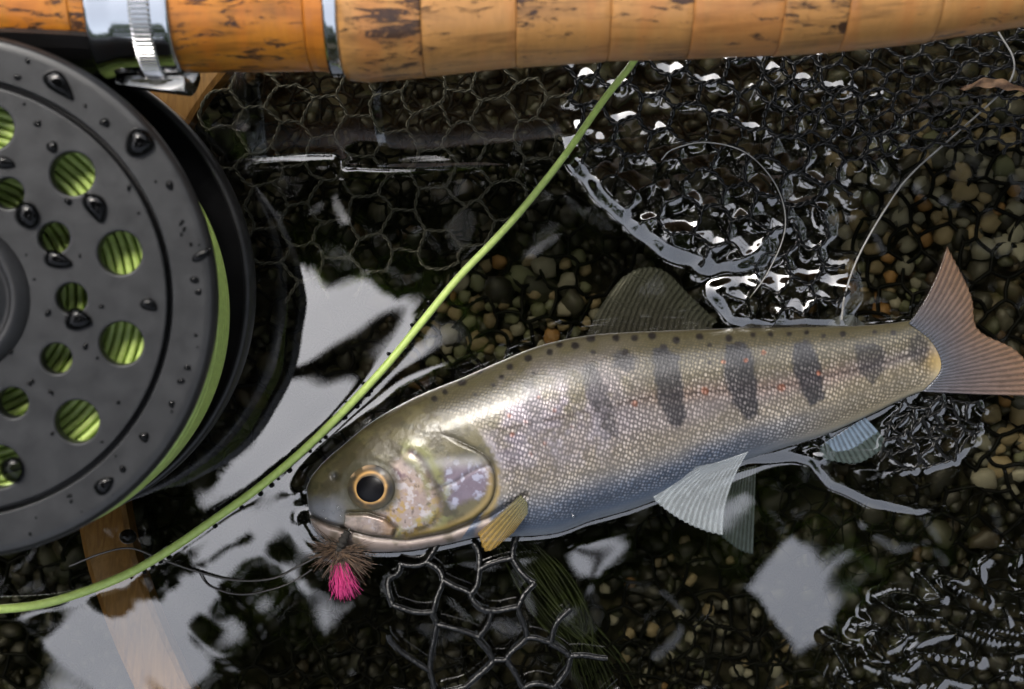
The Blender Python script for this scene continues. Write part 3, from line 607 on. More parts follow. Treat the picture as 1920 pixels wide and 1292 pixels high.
fin('anal_fin', [(1538, 836), (1575, 812), (1622, 782)], [(1546, 862), (1610, 868), (1668, 834)], 0.0006, -0.0004, mat_fin('anal_membrane', (0.14, 0.19, 0.25), (0.24, 0.32, 0.40), 0.9, 12, 0.15), 12, mid=[(1535, 850), (1590, 840), (1645, 806)], label='blue grey fin near the tail')

# ------------------------------------------------------------------ landing net
net = thing('landing_net', P(1000, 600, -0.02), 'black knotless landing net with hexagonal meshes and wooden hoop under the fish', 'landing net')
hp = spline([(440, 60, -9), (368, 140, -9), (308, 235, -9), (240, 400, -9), (190, 600, -12), (180, 800, -14), (205, 1000, -11), (240, 1120, -8), (285, 1230, -7), (345, 1340, -7), (480, 1480, -9)], 120)
hc_ = PA(hp[:, 0], hp[:, 1], hp[:, 2] * 1e-3)
tv = np.gradient(hc_, axis=0); tv /= np.linalg.norm(tv, axis=1, keepdims=True); sd_ = np.cross(tv, [0, 0, 1]); sd_ /= np.linalg.norm(sd_, axis=1, keepdims=True); uu = np.cross(sd_, tv)
sec = np.array([(-1, -.8), (-.8, -1), (.8, -1), (1, -.8), (1, .8), (.8, 1), (-.8, 1), (-1, .8)])
hv = hc_[:, None] + sd_[:, None] * sec[None, :, :1] * 0.0048 + uu[:, None] * sec[None, :, 1:] * 0.0032
obj('hoop', mesh('hoop', hv.reshape(-1, 3), gridf(120, 8, wv=True), False), MT['wood'], net)

def honey(region, pitch, ang, zf, warp=None, rad=3.2, twist=16, sag=0, jitter=0.1, seed=0, ply=True, N=9, drop=0.0):
    """twisted cords along a honeycomb; region polygon in photo px; returns verts, faces, cord centre samples"""
    rg = np.random.default_rng(seed); xs = [p[0] for p in region]; ys = [p[1] for p in region]; cx, cy = np.mean(xs), np.mean(ys)
    R0 = 0.75 * max(max(xs) - min(xs), max(ys) - min(ys)) + 3 * pitch
    a = pitch / math.sqrt(3); nn = int(R0 / pitch) + 3; nodes = {}; edges = []
    ca, sa = math.cos(ang), math.sin(ang)
    def node(i, j, s_):
        k = (i, j, s_)
        if k not in nodes:
            x = pitch * (i + 0.5 * j); y = pitch * math.sqrt(3) / 2 * j + (a if s_ else 0)
            x += rg.normal(0, jitter * pitch); y += rg.normal(0, jitter * pitch)
            X_, Y_ = cx + ca * x - sa * y, cy + sa * x + ca * y
            if warp: X_, Y_ = warp(X_, Y_)
            nodes[k] = (X_, Y_)
        return nodes[k]
    for i in range(-2 * nn, 2 * nn):
        for j in range(-2 * nn, 2 * nn):
            b = node(i, j, 1)
            for e in ((i, j, 0), (i, j + 1, 0), (i - 1, j + 1, 0)): edges.append((node(*e), b))
    E = np.array(edges); mid = E.mean(1); k = inpoly(mid[:, 0], mid[:, 1], region) & (rg.random(len(E)) >= drop); E = E[k]
    t = np.linspace(0, 1, N)[None, :, None]; d = E[:, 1:2] - E[:, :1]; L = np.linalg.norm(d, axis=2, keepdims=True)
    nrm = np.stack([-d[..., 1], d[..., 0]], -1) / (L + 1e-6)
    c2 = E[:, :1] * (1 - t) + E[:, 1:2] * t + nrm * rg.normal(0, 0.05 * pitch, (len(E), 1, 1)) * np.sin(math.pi * t) + nrm * 0.012 * pitch * np.sin(2 * math.pi * t + rg.uniform(0, 6, (len(E), 1, 1)))
    z = zf(c2[..., 0], c2[..., 1]); c3 = PA(c2[..., 0], c2[..., 1], z)
    if not ply:
        v, f = tubes(c3, rad * S, 5); return v, f, c2.reshape(-1, 2), z.ravel()
    N2 = 2 * N + 1; ti = np.linspace(0, 1, N2); c4 = np.stack([np.stack([np.interp(ti, np.linspace(0, 1, N), c3[e, :, q]) for q in range(3)], -1) for e in range(len(E))])
    tv = np.gradient(c4, axis=1); tv /= np.linalg.norm(tv, axis=2, keepdims=True) + 1e-12; s2 = np.cross(tv, [0, 0, 1.0]); s2 /= np.linalg.norm(s2, axis=2, keepdims=True) + 1e-12; u2 = np.cross(s2, tv)
    ph = ti[None, :, None] * L / twist * 2 * math.pi / 2 + rg.uniform(0, 6, (len(E), 1, 1)); out = []
    thick = 1 + 0.35 * (np.abs(ti - 0.5) * 2) ** 4
    for sg in (0, math.pi):
        q = c4 + (s2 * np.cos(ph + sg) + u2 * np.sin(ph + sg)) * rad * 0.62 * S
        out.append(tubes(q, (rad * 0.66 * S * thick)[None, :], 5))
    v, f = join(out); return v, f, c2.reshape(-1, 2), z.ravel()

flatz = lambda z: (lambda x, y: np.full(np.shape(x), z))
def z_bed(x, y): return bedz(x, y) + 0.0026 + 0.0008 * np.sin(x / 37.0) * np.sin(y / 43.0)
ARC = [(1040, 110), (1160, 105), (1500, 100), (1560, 120), (1700, 250), (1640, 320), (1540, 400), (1430, 470), (1345, 492), (1250, 455), (1150, 370), (1088, 290), (1080, 240)]
LOW = [(1350, 545), (1400, 480), (1470, 440), (1540, 405), (1575, 450), (1590, 560), (1570, 592), (1470, 595), (1380, 585)]
BR = [(1560, 1292), (1570, 1200), (1640, 1130), (1760, 1080), (1930, 1010), (1990, 1340), (1500, 1340)]
TAILP = [(1650, 790), (1720, 745), (1800, 738), (1850, 760), (1830, 830), (1770, 875), (1690, 888), (1650, 850)]
BC = [(730, 1035), (900, 1010), (960, 1010), (1020, 1090), (1090, 1200), (1150, 1330), (740, 1340), (735, 1150)]
UL = [(370, 200), (460, 130), (700, 150), (1040, 130), (1085, 230), (1040, 330), (960, 440), (850, 500), (560, 560), (480, 520), (440, 380)]
BL2 = [(400, 1160), (600, 1120), (760, 1100), (1100, 1180), (1480, 1100), (1500, 1340), (420, 1340)]
BUN = [(1420, 60), (1960, 20), (1960, 300), (1780, 270), (1660, 300), (1500, 270), (1440, 200)]
def z_surf(x, y): return 0.0004 + 0.0004 * np.sin(x / 71.0 + y / 53.0)
allp = [(-200, -200), (2120, -200), (2120, 1500), (-200, 1500)]
MSK = lambda x, y: 1
samples = {}
nb = honey(allp, 66, 0.18, z_bed, rad=4.2, seed=11, ply=False, N=7)
obj('net_bag', mesh('net_bag', nb[0], nb[1]), MT['cordsub'], net)
def bunchw(x, y):      # meshes drawn out towards the gathered corner
    t = sstep(1400, 1900, np.array(x)); return float(x), float(y + t * (160 - (y)) * 0.45 - t * 20)
FOLDS = [('ul', UL, 74, 0.42, lambda x, y: -0.0012 - 0.0014 * sstep(400, 520, y) + 0.0003 * np.sin(x / 60.0), None, 3.2, 3),
         ('ul2', UL, 52, 1.1, lambda x, y: -0.009 + 0.001 * np.sin(y / 50.0), None, 2.6, 4),
         ('arc', ARC, 66, 0.30, lambda x, y: z_surf(x, y) + 0.0005, None, 4.0, 5),
         ('low', LOW, 64, 0.75, lambda x, y: z_surf(x, y) + 0.0005, None, 4.0, 6),
         ('bun', BUN, 56, 0.2, lambda x, y: 0.001 + 0.006 * sstep(1450, 1900, x), bunchw, 3.0, 7),
         ('br', BR, 62, 0.9, lambda x, y: z_surf(x, y) - 0.0014, lambda x, y: (x + 0.5 * (y - 1200), 1200 + 0.72 * (y - 1200)), 2.6, 8),
         ('tailp', TAILP, 30, 0.5, z_surf, None, 2.4, 9),
         ('bc', BC, 94, 0.55, lambda x, y: 0.0015 + 0.003 * sstep(1000, 1150, y), None, 6.0, 10),
         ('bl2', BL2, 62, 0.1, lambda x, y: -0.008 + 0.002 * np.sin(x / 80.0), None, 2.6, 12),
         ('mid', [(1420, 900), (1900, 930), (1700, 1060), (1500, 1140), (1420, 1080)], 60, .3, lambda x, y: -0.003 + 0 * x, None, 1.6, 14)]
for nm, reg, pit, an, zf, wp_, rd, sd__ in FOLDS:
    v, f, c2, z = honey(reg, pit, an, zf, wp_, rad=rd, seed=sd__, jitter=0.26 if nm in ('br', 'tailp') else 0.05 if nm in ('arc', 'low', 'bun', 'ul') else 0.11, ply=nm != 'bc', drop=0.3 if nm == 'br' else 0)
    samples[nm] = c2
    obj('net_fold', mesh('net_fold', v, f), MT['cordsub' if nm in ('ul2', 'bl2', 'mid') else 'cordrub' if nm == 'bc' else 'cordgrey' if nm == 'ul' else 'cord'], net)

# ------------------------------------------------------------------ water surface
gxl = np.r_[-2.6e4, -1.5e4, -8000, -4000, -2000, -1000, -500, np.arange(-140, 2062, 3.0), 2500, 3000, 4000, 6000, 1e4, 1.6e4, 2.7e4]
gyl = np.r_[-2.6e4, -1.5e4, -8000, -4000, -2000, -1000, -500, np.arange(-60, 1354, 3.0), 1800, 2500, 4000, 6000, 1e4, 1.6e4, 2.7e4]
WX, WY = np.meshgrid(gxl, gyl, indexing='ij'); inner = (WX > -150) & (WX < 2070) & (WY > -70) & (WY < 1360)
hgt = np.zeros(WX.shape)
for amp, wl, a, ph in ((1.8e-5, 330, .4, 0), (1.2e-5, 210, 1.9, 1), (0.6e-5, 120, 2.6, 2), (0.3e-5, 83, .9, 3)):
    hgt += amp * np.sin(2 * math.pi / wl * (WX * math.cos(a) + WY * math.sin(a)) + ph + 1.3 * np.sin(WY / 190.0 + ph))
cal = sstep(700, 1050, WY) * sstep(760, 420, WX)
for amp, wl, a, ph in ((2.0e-5, 170, .9, .5), (1.0e-5, 105, 2.2, 1.5)):
    hgt += cal * amp * np.sin(2 * math.pi / wl * (WX * math.cos(a) + WY * math.sin(a)) + ph + 1.5 * np.sin(WX / 90.0))
idx = np.argwhere(inner); qx, qy = WX[inner], WY[inner]
def kd_dist(pts):
    t = kdtree.KDTree(len(pts))
    for i, p in enumerate(pts): t.insert((p[0], p[1], 0), i)
    t.balance(); return t
def add_cells(pts, amp, wid, edge):
    pts = np.asarray(pts); x0, y0 = pts.min(0) - wid; x1, y1 = pts.max(0) + wid
    m = inner & (WX > x0) & (WX < x1) & (WY > y0) & (WY < y1); t = kd_dist(pts)
    d = np.array([t.find((a, b, 0))[2] for a, b in zip(WX[m], WY[m])])
    hgt[m] += amp * np.clip(1 - d / wid, 0, 1) ** 2 + edge * np.exp(-d / 5)
def add_meniscus(pts, amp, lam, reach):
    pts = np.asarray(pts); x0, y0 = pts.min(0) - reach; x1, y1 = pts.max(0) + reach
    m = inner & (WX > x0) & (WX < x1) & (WY > y0) & (WY < y1); t = kd_dist(pts)
    d = np.array([t.find((a, b, 0))[2] for a, b in zip(WX[m], WY[m])])
    hgt[m] = np.maximum(hgt[m], 0) * 0 + hgt[m] + amp * np.exp(-(d / lam)) * sstep(reach, reach * 0.5, d) 
for k, amp, wid, edge in (('arc', 4.4e-4, 36, 0), ('low', 4.4e-4, 36, 0), ('br', 1.3e-4, 22, 0), ('tailp', 1.8e-4, 17, 0)):
    add_cells(samples[k], amp, wid, edge)
def outline(pts, n): return spline(list(pts) + [pts[0]], n)
fo = np.vstack([top_, bot_[::-1]]); add_meniscus(fo[fo[:, 0] < 1715][::2], 3.6e-4, 14, 90)
LINEP = [(1215, 60), (1190, 112), (1130, 190), (1060, 290), (985, 385), (930, 447), (860, 520), (790, 605), (720, 690), (640, 775), (560, 852), (480, 918), (400, 975), (320, 1030), (240, 1076), (150, 1112), (60, 1136), (-60, 1146)]
lp = spline(LINEP, 400)
add_meniscus(lp[120:], 0.6e-4, 9, 50)
def shelf(poly, amp, w_s, decay, sel=None):
    m = inner & (WX > min(p[0] for p in poly) - 60) & (WX < max(p[0] for p in poly) + 60) & (WY > min(p[1] for p in poly) - 60) & (WY < max(p[1] for p in poly) + 60)
    d, _ = polyd(WX[m], WY[m], poly, True); s_ = np.where(inpoly(WX[m], WY[m], poly), d, -d) + 16
    wn = vnoise(WX[m], WY[m], 45, 21) - .5
    q = np.clip((s_ + 8 * wn) / w_s + 0.5, 0, 1); q = 0.35 * q + 0.65 * q * q * (3 - 2 * q)
    h = amp * (1 + 0.6 * wn) * q * np.exp(-np.maximum(s_, 0) / decay)
    if sel is not None: h = h * sel(WX[m], WY[m])
    hgt[m] += h
def ridge(pts, amp, lam): add_meniscus(spline(pts, 200), amp, lam, lam * 4)
ridge([(412, 420), (412, 330), (440, 302), (520, 292), (620, 288), (640, 300)], 1.3e-4, 12)
ridge([(650, 312), (760, 316), (900, 312), (975, 320), (995, 350)], 0.8e-4, 8)
shelf(ARC, 10.5e-4, 34, 260, lambda x, y: sstep(200, 270, y) * sstep(1500, 1420, x))
shelf(LOW, 9e-4, 28, 200, lambda x, y: sstep(500, 540, y))
shelf([(1535, 850), (1570, 895), (1640, 930), (1720, 947), (1790, 935), (1880, 860), (1900, 760), (1700, 700), (1540, 780)], 6.5e-4, 19, 90, lambda x, y: sstep(840, 880, y) * sstep(1800, 1640, x))
shelf([(1340, 840), (1540, 845), (1530, 800), (1400, 800)], 5e-4, 20, 60)
ridge([(1690, 885), (1760, 868), (1830, 830)], 1.6e-4, 12)
for reg, am, wl in ((BR, 3.6e-4, 0), (TAILP, 1.5e-4, 26)):
    d, _ = polyd(WX, WY, reg, True); s_ = np.where(inpoly(WX, WY, reg), d, -d)
    hgt += np.where(inner, am * sstep(10, 50, s_) * ((vnoise(WX, WY, wl, 31) if wl else 0.7 * vnoise(WX * .5 + WY * .87 + 4000, (WX * .87 - WY * .5 + 4000) * 4.0, 130, 33) + 0.3 * vnoise(WX * .5 + WY * .87 + 4000, (WX * .87 - WY * .5 + 4000) * 3.0, 60, 35)) - .5), 0)
wv = np.stack([(WX - 960) * S, (646 - WY) * S, hgt], -1)
tag(obj('water', mesh('water', wv, gridf(len(gxl), len(gyl))[:, ::-1]), MT['water']), kind='structure')

# ------------------------------------------------------------------ fly reel
RK = 0.818e-4; al = math.radians(4)
RC = P(-96, 560, 0.056); nrm = Vector((0.05, -math.sin(al), math.cos(al))).normalized()
ex = Vector((1, 0, 0)); ex = (ex - nrm * ex.dot(nrm)).normalized(); ey = nrm.cross(ex)
RM_ = Matrix(((ex.x, ey.x, nrm.x, RC.x), (ex.y, ey.y, nrm.y, RC.y), (ex.z, ey.z, nrm.z, RC.z), (0, 0, 0, 1)))
RMn = np.array(RM_)
def rt(v): v = np.asarray(v).reshape(-1, 3); return v @ RMn[:3, :3].T + RMn[:3, 3]
def on_reel(px, py, h=0.0):
    c = Vector((0, 0, H)); d = (P(px, py, 0) - c); t = (RC + nrm * h - c).dot(nrm) / d.dot(nrm); return c + d * t
reel = thing('fly_reel', RC - nrm * 0.042, 'black fly reel with drilled spool face wet with drops', 'fly reel')
def curve_plate(name, loops, depth, bevel, z, mat, parent):
    cu = bpy.data.curves.new(name, 'CURVE'); cu.dimensions = '2D'; cu.fill_mode = 'BOTH'; cu.extrude = depth / 2 - bevel; cu.bevel_depth = bevel; cu.bevel_resolution = 3
    for lp_ in loops:
        s_ = cu.splines.new('POLY'); s_.points.add(len(lp_) - 1); s_.use_cyclic_u = True
        for p, (x, y) in zip(s_.points, lp_): p.co = (x, y, 0, 1)
    t = bpy.data.objects.new('tmp', cu); COL.objects.link(t)
    me = bpy.data.meshes.new_from_object(t.evaluated_get(bpy.context.evaluated_depsgraph_get())); bpy.data.objects.remove(t)
    v = np.empty(len(me.vertices) * 3, np.float32); me.vertices.foreach_get('co', v); v = v.reshape(-1, 3); v[:, 2] += z - depth / 2
    me.vertices.foreach_set('co', rt(v).astype(np.float32).ravel()); me.update()
    me.polygons.foreach_set('use_smooth', np.full(len(me.polygons), False)); me.materials.clear(); me.name = name
    return obj(name, me, mat, parent)
def circ(r, n=128, x=0, y=0): return [(x + r * math.cos(2 * math.pi * k / n), y + r * math.sin(2 * math.pi * k / n)) for k in range(n)]
holes = []
for k in range(12):
    a = math.radians(15 + 30 * k); holes.append(circ(45 * RK, 48, 328 * RK * math.cos(a), 328 * RK * math.sin(a)))
    a = math.radians(30 * k); holes.append(circ(33 * RK, 40, 226 * RK * math.cos(a), 226 * RK * math.sin(a)))
curve_plate('spool_face', [circ(399 * RK, 160)] + holes, 0.0032, 0.00035, 0.0, MT['reel'], reel)
hub = lathe([(0, 0.0016), (60 * RK, 0.0016), (96 * RK, 0.0012), (104 * RK, 0.0002), (112 * RK, 0.0002), (118 * RK, 0.0014), (130 * RK, 0.0014), (138 * RK, 0.0004), (150 * RK, 0.00005), (152 * RK, -0.001)], 96)
obj('hub', mesh('hub', rt(hub[0]), hub[1]), MT['reeldk'], reel)
gr_ = lathe([(385 * RK, -0.0034), (425 * RK, -0.0034)], 128); obj('groove', mesh('groove', rt(gr_[0]), gr_[1]), MT['reeldk'], reel)
rim = lathe([(412 * RK, -0.0040), (412 * RK, -0.0012), (412.4 * RK, -0.0006), (414 * RK, -0.0001), (415 * RK, 0), (416 * RK, 0), (440 * RK, 0.00005), (470 * RK, 0.0001), (484 * RK, 0.0001), (486 * RK, 0.0), (493 * RK, -0.0006), (495 * RK, -0.0014), (494 * RK, -0.0030), (488 * RK, -0.0044), (489 * RK, -0.0066), (484 * RK, -0.0078), (470 * RK, -0.0080), (412 * RK, -0.0060), (412 * RK, -0.0040)], 160)
obj('outer_rim', mesh('outer_rim', rt(rim[0]), rim[1]), MT['reel'], reel)
fr = lathe([(60 * RK, -0.042), (500 * RK, -0.042), (516 * RK, -0.0405), (518 * RK, -0.038), (516 * RK, -0.0322), (508 * RK, -0.0315), (500 * RK, -0.032), (498 * RK, -0.037), (60 * RK, -0.0375), (60 * RK, -0.042)], 160)
obj('frame', mesh('frame', rt(fr[0]), fr[1]), MT['reeldk'], reel)
arb = lathe([(150 * RK, -0.003), (150 * RK, -0.0374)], 64); obj('arbor', mesh('arbor', rt(arb[0]), arb[1]), MT['reeldk'], reel)
# wound line: turns on the near side, then turns down the outside
lt = []; zc = -0.0062; rr_ = 7.6 * RK
for k in range(17):
    r = (178 + k * 16.2) * RK; a = np.arange(200) * 2 * math.pi / 200
    p = np.stack([r * np.cos(a), r * np.sin(a), zc + 0.0003 * np.sin(3 * a + k) + 0 * a], -1); q = np.arange(6) * 2 * math.pi / 6
    v = np.stack([(r + rr_ * np.cos(q))[None] * np.cos(a)[:, None], (r + rr_ * np.cos(q))[None] * np.sin(a)[:, None], (p[:, 2:3] + rr_ * np.sin(q)[None])], -1)
    lt.append((v.reshape(-1, 3), gridf(200, 6, True, True)))
for k in range(15):
    ofs = 0.0036 * min(1, k / 4); r = (178 + 16 * 16.2 + (2 if k % 2 else -2) + 14 * min(1, k / 4)) * RK; z0 = zc - (k + 1) * 18 * RK; q = np.arange(6) * 2 * math.pi / 6; a = np.arange(200) * 2 * math.pi / 200
    v = np.stack([(r + rr_ * np.cos(q))[None] * np.cos(a)[:, None], (r + rr_ * np.cos(q))[None] * np.sin(a)[:, None], np.broadcast_to((z0 + rr_ * np.sin(q))[None], (200, 6))], -1) + np.array([0.40 * ofs, -0.92 * ofs, 0])
    lt.append((v.reshape(-1, 3), gridf(200, 6, True, True)))
lv, lf = join(lt); obj('wound_line', mesh('wound_line', rt(lv), lf), MT['line'], reel)
# foot: a bar from the frame up to the rod's underside
AXZ = 0.045
def rod_axis(px): return P(px, np.interp(px, [-200, 650, 1920, 2200], [-20, -20, -62, -75]), AXZ)
a0 = rod_axis(40)
ft = []
for px_, f0 in ((-260, 50), (-60, 50), (60, 49), (160, 47), (235, 44)):
    c = rod_axis(px_); r_in = 0.0122
    for rr1, ang_ in [(r_in + .0012, q) for q in np.linspace(f0, -40, 9)] + [(r_in, q) for q in np.linspace(-40, f0, 9)]:
        a = math.radians(ang_); ft.append((c.x, c.y - rr1 * math.cos(a), c.z + rr1 * math.sin(a)))
obj('reel_foot', mesh('reel_foot', np.array(ft), gridf(5, 18, wv=True), False), MT['foot'], reel)
st_ = []
c = rod_axis(-20); 
stv = np.array([[(c.x - .012, c.y - .0130, .042), (c.x + .012, c.y - .0130, .042), (c.x + .012, c.y - .0125, .030), (c.x - .012, c.y - .0125, .030)],
                [(c.x - .012, c.y - .024, .030), (c.x + .012, c.y - .024, .030), (c.x + .012, c.y - .023, .016), (c.x - .012, c.y - .023, .016)]]).reshape(-1, 3)
obj('foot_stem', mesh('foot_stem', stv, [[0, 1, 5, 4], [1, 2, 6, 5], [2, 3, 7, 6], [3, 0, 4, 7], [0, 3, 2, 1], [4, 5, 6, 7]], False), MT['foot'], reel)

# ------------------------------------------------------------------ rod
rod = thing('fly_rod', rod_axis(640), 'fly rod with cork grip and nickel reel seat rings lying above the net', 'fly rod')
BOT = [(-300, 118), (180, 118), (340, 137), (600, 134), (640, 140), (652, 152), (690, 155), (800, 146), (960, 128), (1140, 116), (1290, 112), (1450, 105), (1570, 97), (1740, 80), (1920, 52), (2200, 40)]
def rod_r(px):
    yb = np.interp(px, [b[0] for b in BOT], [b[1] for b in BOT]); c = rod_axis(px)
    a = math.atan2(c.y, H - c.z); d = math.hypot(c.y, H - c.z); ab = math.atan((646 - yb) * S / H); return d * math.sin(a - ab)
def rodpiece(name, x0, x1, mat, n=14, bev=1.2, grow=0.0, rfun=None, label=None):
    xs = np.r_[x0, x0 + bev, np.linspace(x0 + 2.5 * bev, x1 - 2.5 * bev, n), x1 - bev, x1]; seg = 96; rows = []
    for i, x in enumerate(xs):
        c = rod_axis(x); r = (rfun(x) if rfun else rod_r(x)) + grow
        if i in (0, len(xs) - 1): r -= 0.00022
        elif i in (1, len(xs) - 2): r -= 0.00006
        a = np.arange(seg) * 2 * math.pi / seg; rows.append(np.stack([np.full(seg, c.x), c.y + r * np.cos(a), c.z + r * np.sin(a)], -1))
    v = np.vstack(rows); f = gridf(len(xs), seg, wv=True).tolist(); N = len(v)
    f += [list(range(seg)), list(range(N - seg, N))[::-1]]
    o = obj(name, mesh(name, v, f), mat, rod)
    if label: o['label'] = label
    return o
for x0, x1 in ((-320, -130), (-130, 20), (20, 160), (160, 232)): rodpiece('seat_cork', x0, x1, MT['corkwet'])
for x0, x1 in ((330, 585), (585, 622)): rodpiece('seat_cork', x0, x1, MT['corkwet'])
rodpiece('winding_check', 620, 647, MT['chrome'], 6, 2, 0.0004, lambda x: rod_r(640))
cuts = [648, 797, 968, 1139, 1288, 1452, 1570, 1742, 1960, 2180]
for i in range(len(cuts) - 1): rodpiece('cork_ring', cuts[i], cuts[i + 1], MT['cork'], grow=float(rng.normal(0, 0.00006)))
ringr = lambda x: rod_r(345) + 0.0007
ring_ = rodpiece('slide_ring', 196, 345, MT['chrome'], 20, 3, 0.0, lambda x: ringr(x) + 0.0006 * max(0, min(1, (238 - x) / 40)), label='polished nickel sliding ring over the reel foot')
nk, xs = 110, [275, 279, 310, 314]
kv = []
for i, x in enumerate(xs):
    c = rod_axis(x)
    for k in range(nk * 4):
        a = 2 * math.pi * k / (nk * 4); g = (0.00035 if k % 4 in (0, 1) else 0.0) if i in (1, 2) else -0.0001
        r = ringr(x) + 0.00012 + g; kv.append((c.x, c.y + r * math.cos(a), c.z + r * math.sin(a)))
kn = obj('knurled_band', mesh('knurled_band', np.array(kv), gridf(4, nk * 4, wv=True), False), MT['knurl'], ring_)
c = rod_axis(300)
lipv = []
for x, d in ((222, .0016), (350, .0030)):
    q = rod_axis(x); r = ringr(x); 
    for a in np.linspace(-0.75, 0.12, 14):
        for dr in (0.0003, d): lipv.append((q.x, q.y - (r + dr) * math.cos(a), q.z + (r + dr) * math.sin(a)))
lipv = np.array(lipv).reshape(2, 14, 2, 3); lv1 = lipv.transpose(0, 2, 1, 3).reshape(4, 14, 3)[[0, 1, 3, 2]]
obj('foot_clip', mesh('foot_clip', lv1.reshape(-1, 3), gridf(4, 14, wu=True)), MT['chrome'], ring_)

# ------------------------------------------------------------------ lines, fly, bits
lz = np.interp(np.linspace(0, 1, 400), [0, .04, .16, .75, .92, 1], [.028, .022, .0020, .0020, .004, .006])
v, f = tubes(PA(lp[:, 0], lp[:, 1], lz), np.interp(np.linspace(0, 1, 400), [0, 1], [6.6, 9.4]) * S * 0.92, 12)
tag(obj('fly_line', mesh('fly_line', v, f), MT['line']), 'pale green fly line crossing the water from cork grip to reel', 'fly line')
def thin(name, pts, r, mat, label, cat='fishing line', n=160):
    q = spline(pts, n); v, f = tubes(PA(q[:, 0], q[:, 1], q[:, 2] * 1e-3), r * S, 7); return tag(obj(name, mesh(name, v, f), mat), label, cat)
thin('tippet', [(1872, 60, 9), (1900, 110, 8), (1895, 150, 7), (1860, 190, 6), (1780, 262, 4), (1705, 330, 2.5), (1655, 400, 1.6), (1610, 480, 1.4), (1585, 550, 1.4), (1578, 600, 3.5)], 2.0, MT['mono'], 'pale thin nylon line running from the gathered net down to the back of the fish')
thin('nylon_loop', [(1240, 300, 1.6), (1262, 280, 2.4), (1320, 267, 3), (1390, 282, 3), (1440, 325, 2.4), (1468, 380, 1.5), (1470, 440, 1), (1440, 510, 1), (1405, 560, 0.8)], 1.3, MT['mono'], 'fine curved nylon strand arching over the wet net meshes')
thin('leader', [(130, 1062, 2), (190, 1038, 3), (245, 1028, 3), (300, 1048, 2), (370, 1072, 1), (440, 1088, 0.6), (510, 1085, 0.6), (560, 1062, 0.6), (600, 1040, 1), (640, 1012, 3)], 2.0, MT['monodk'], 'thin smoky leader reaching from beneath the reel to the pink fly')
thin('leader', [(372, 1072, 0.9), (395, 1100, 0.5), (450, 1115, 0.5), (510, 1105, 0.5), (550, 1090, 0.5), (585, 1068, 0.6)], 1.4, MT['monodk'], 'thin smoky nylon curl on the white reflection left of the fly')
# artificial fly
fly = thing('artificial_fly', P(640, 1030, 0.002), 'artificial fly with pink tail and brown hackle hooked in the mouth', 'fishing fly')
bd = spline([(652, 996, 5.0), (645, 1010, 5.0), (636, 1028, 4.6), (630, 1046, 4.2)], 40)
v, f = tubes(PA(bd[:, 0], bd[:, 1], bd[:, 2] * 1e-3), (5 + 3.5 * np.sin(np.linspace(0.3, 2.9, 40)) + 1.2 * np.sin(np.linspace(0, 40, 40))) * S, 10); obj('fly_body', mesh('fly_body', v, f), MT['thorax'], fly)
def fibres(name, n_, root, ang0, spread, L0, L1, r, mat, zc, zs, bend):
    ps = []
    for _ in range(n_):
        a = math.radians(rng.normal(ang0, spread)); L = rng.uniform(L0, L1); x, y = root[0] + rng.normal(0, 5), root[1] + rng.normal(0, 4); t = np.linspace(0, 1, 8); b = rng.normal(0, bend)
        x_ = x + L * t * np.cos(a) - b * L * t ** 2 * np.sin(a); y_ = y + L * t * np.sin(a) + b * L * t ** 2 * np.cos(a)
        ps.append(PA(x_, y_, zc + (rng.uniform(-zs, zs) * t)))
    v, f = tubes(np.array(ps), np.linspace(r, r * 0.25, 8) * S, 4); return obj(name, mesh(name, v, f), mat, fly)
fibres('tail', 260, (636, 1050), 80, 9, 42, 74, 1.1, MT['pink'], 0.0042, 0.003, .12)
fibres('hackle', 90, (636, 1036), 25, 24, 35, 80, 1.1, MT['hackle'], 0.0045, 0.004, .12)
fibres('hackle', 70, (634, 1030), 165, 26, 30, 62, 1.1, MT['hackle'], 0.0045, 0.004, .15)
fibres('hackle', 40, (634, 1040), 95, 30, 30, 60, 1.0, MT['hackle'], 0.0050, 0.003, .15)
hk = spline([(656, 990, 5.2), (645, 1010, 4.8), (632, 1042, 4.2), (622, 1050, 2.5), (612, 1040, 1.5), (612, 1022, 2.0)], 50)
v, f = tubes(PA(hk[:, 0], hk[:, 1], hk[:, 2] * 1e-3), 1.6 * S, 8); obj('hook', mesh('hook', v, f), MT['hook'], fly)
# water weed
wd = []
for k in range(80):
    o_ = rng.normal(0, 26); o2 = rng.normal(0, 30); zz_ = rng.uniform(-0.012, -0.0025); t0 = rng.uniform(0, .35)
    q = spline([(955 + o_ * .6, 1000 + rng.normal(0, 10)), (1010 + o_, 1070), (1065 + o_ * .9 + o2 * .3, 1160), (1105 + o2 * .8, 1240), (1140 + o2, 1340)], 24)
    q = q[int(t0 * 12):][:18]; q = spline(q, 18)
    wd.append(PA(q[:, 0], q[:, 1], np.full(18, zz_)))
v, f = tubes(np.array(wd), np.sin(np.linspace(0.25, 2.9, 18)) * 3.2 * S, 4)
tag(obj('water_weed', mesh('water_weed', v, f), MT['weed']), 'streak of fine dark green water weed below the belly', 'water weed')
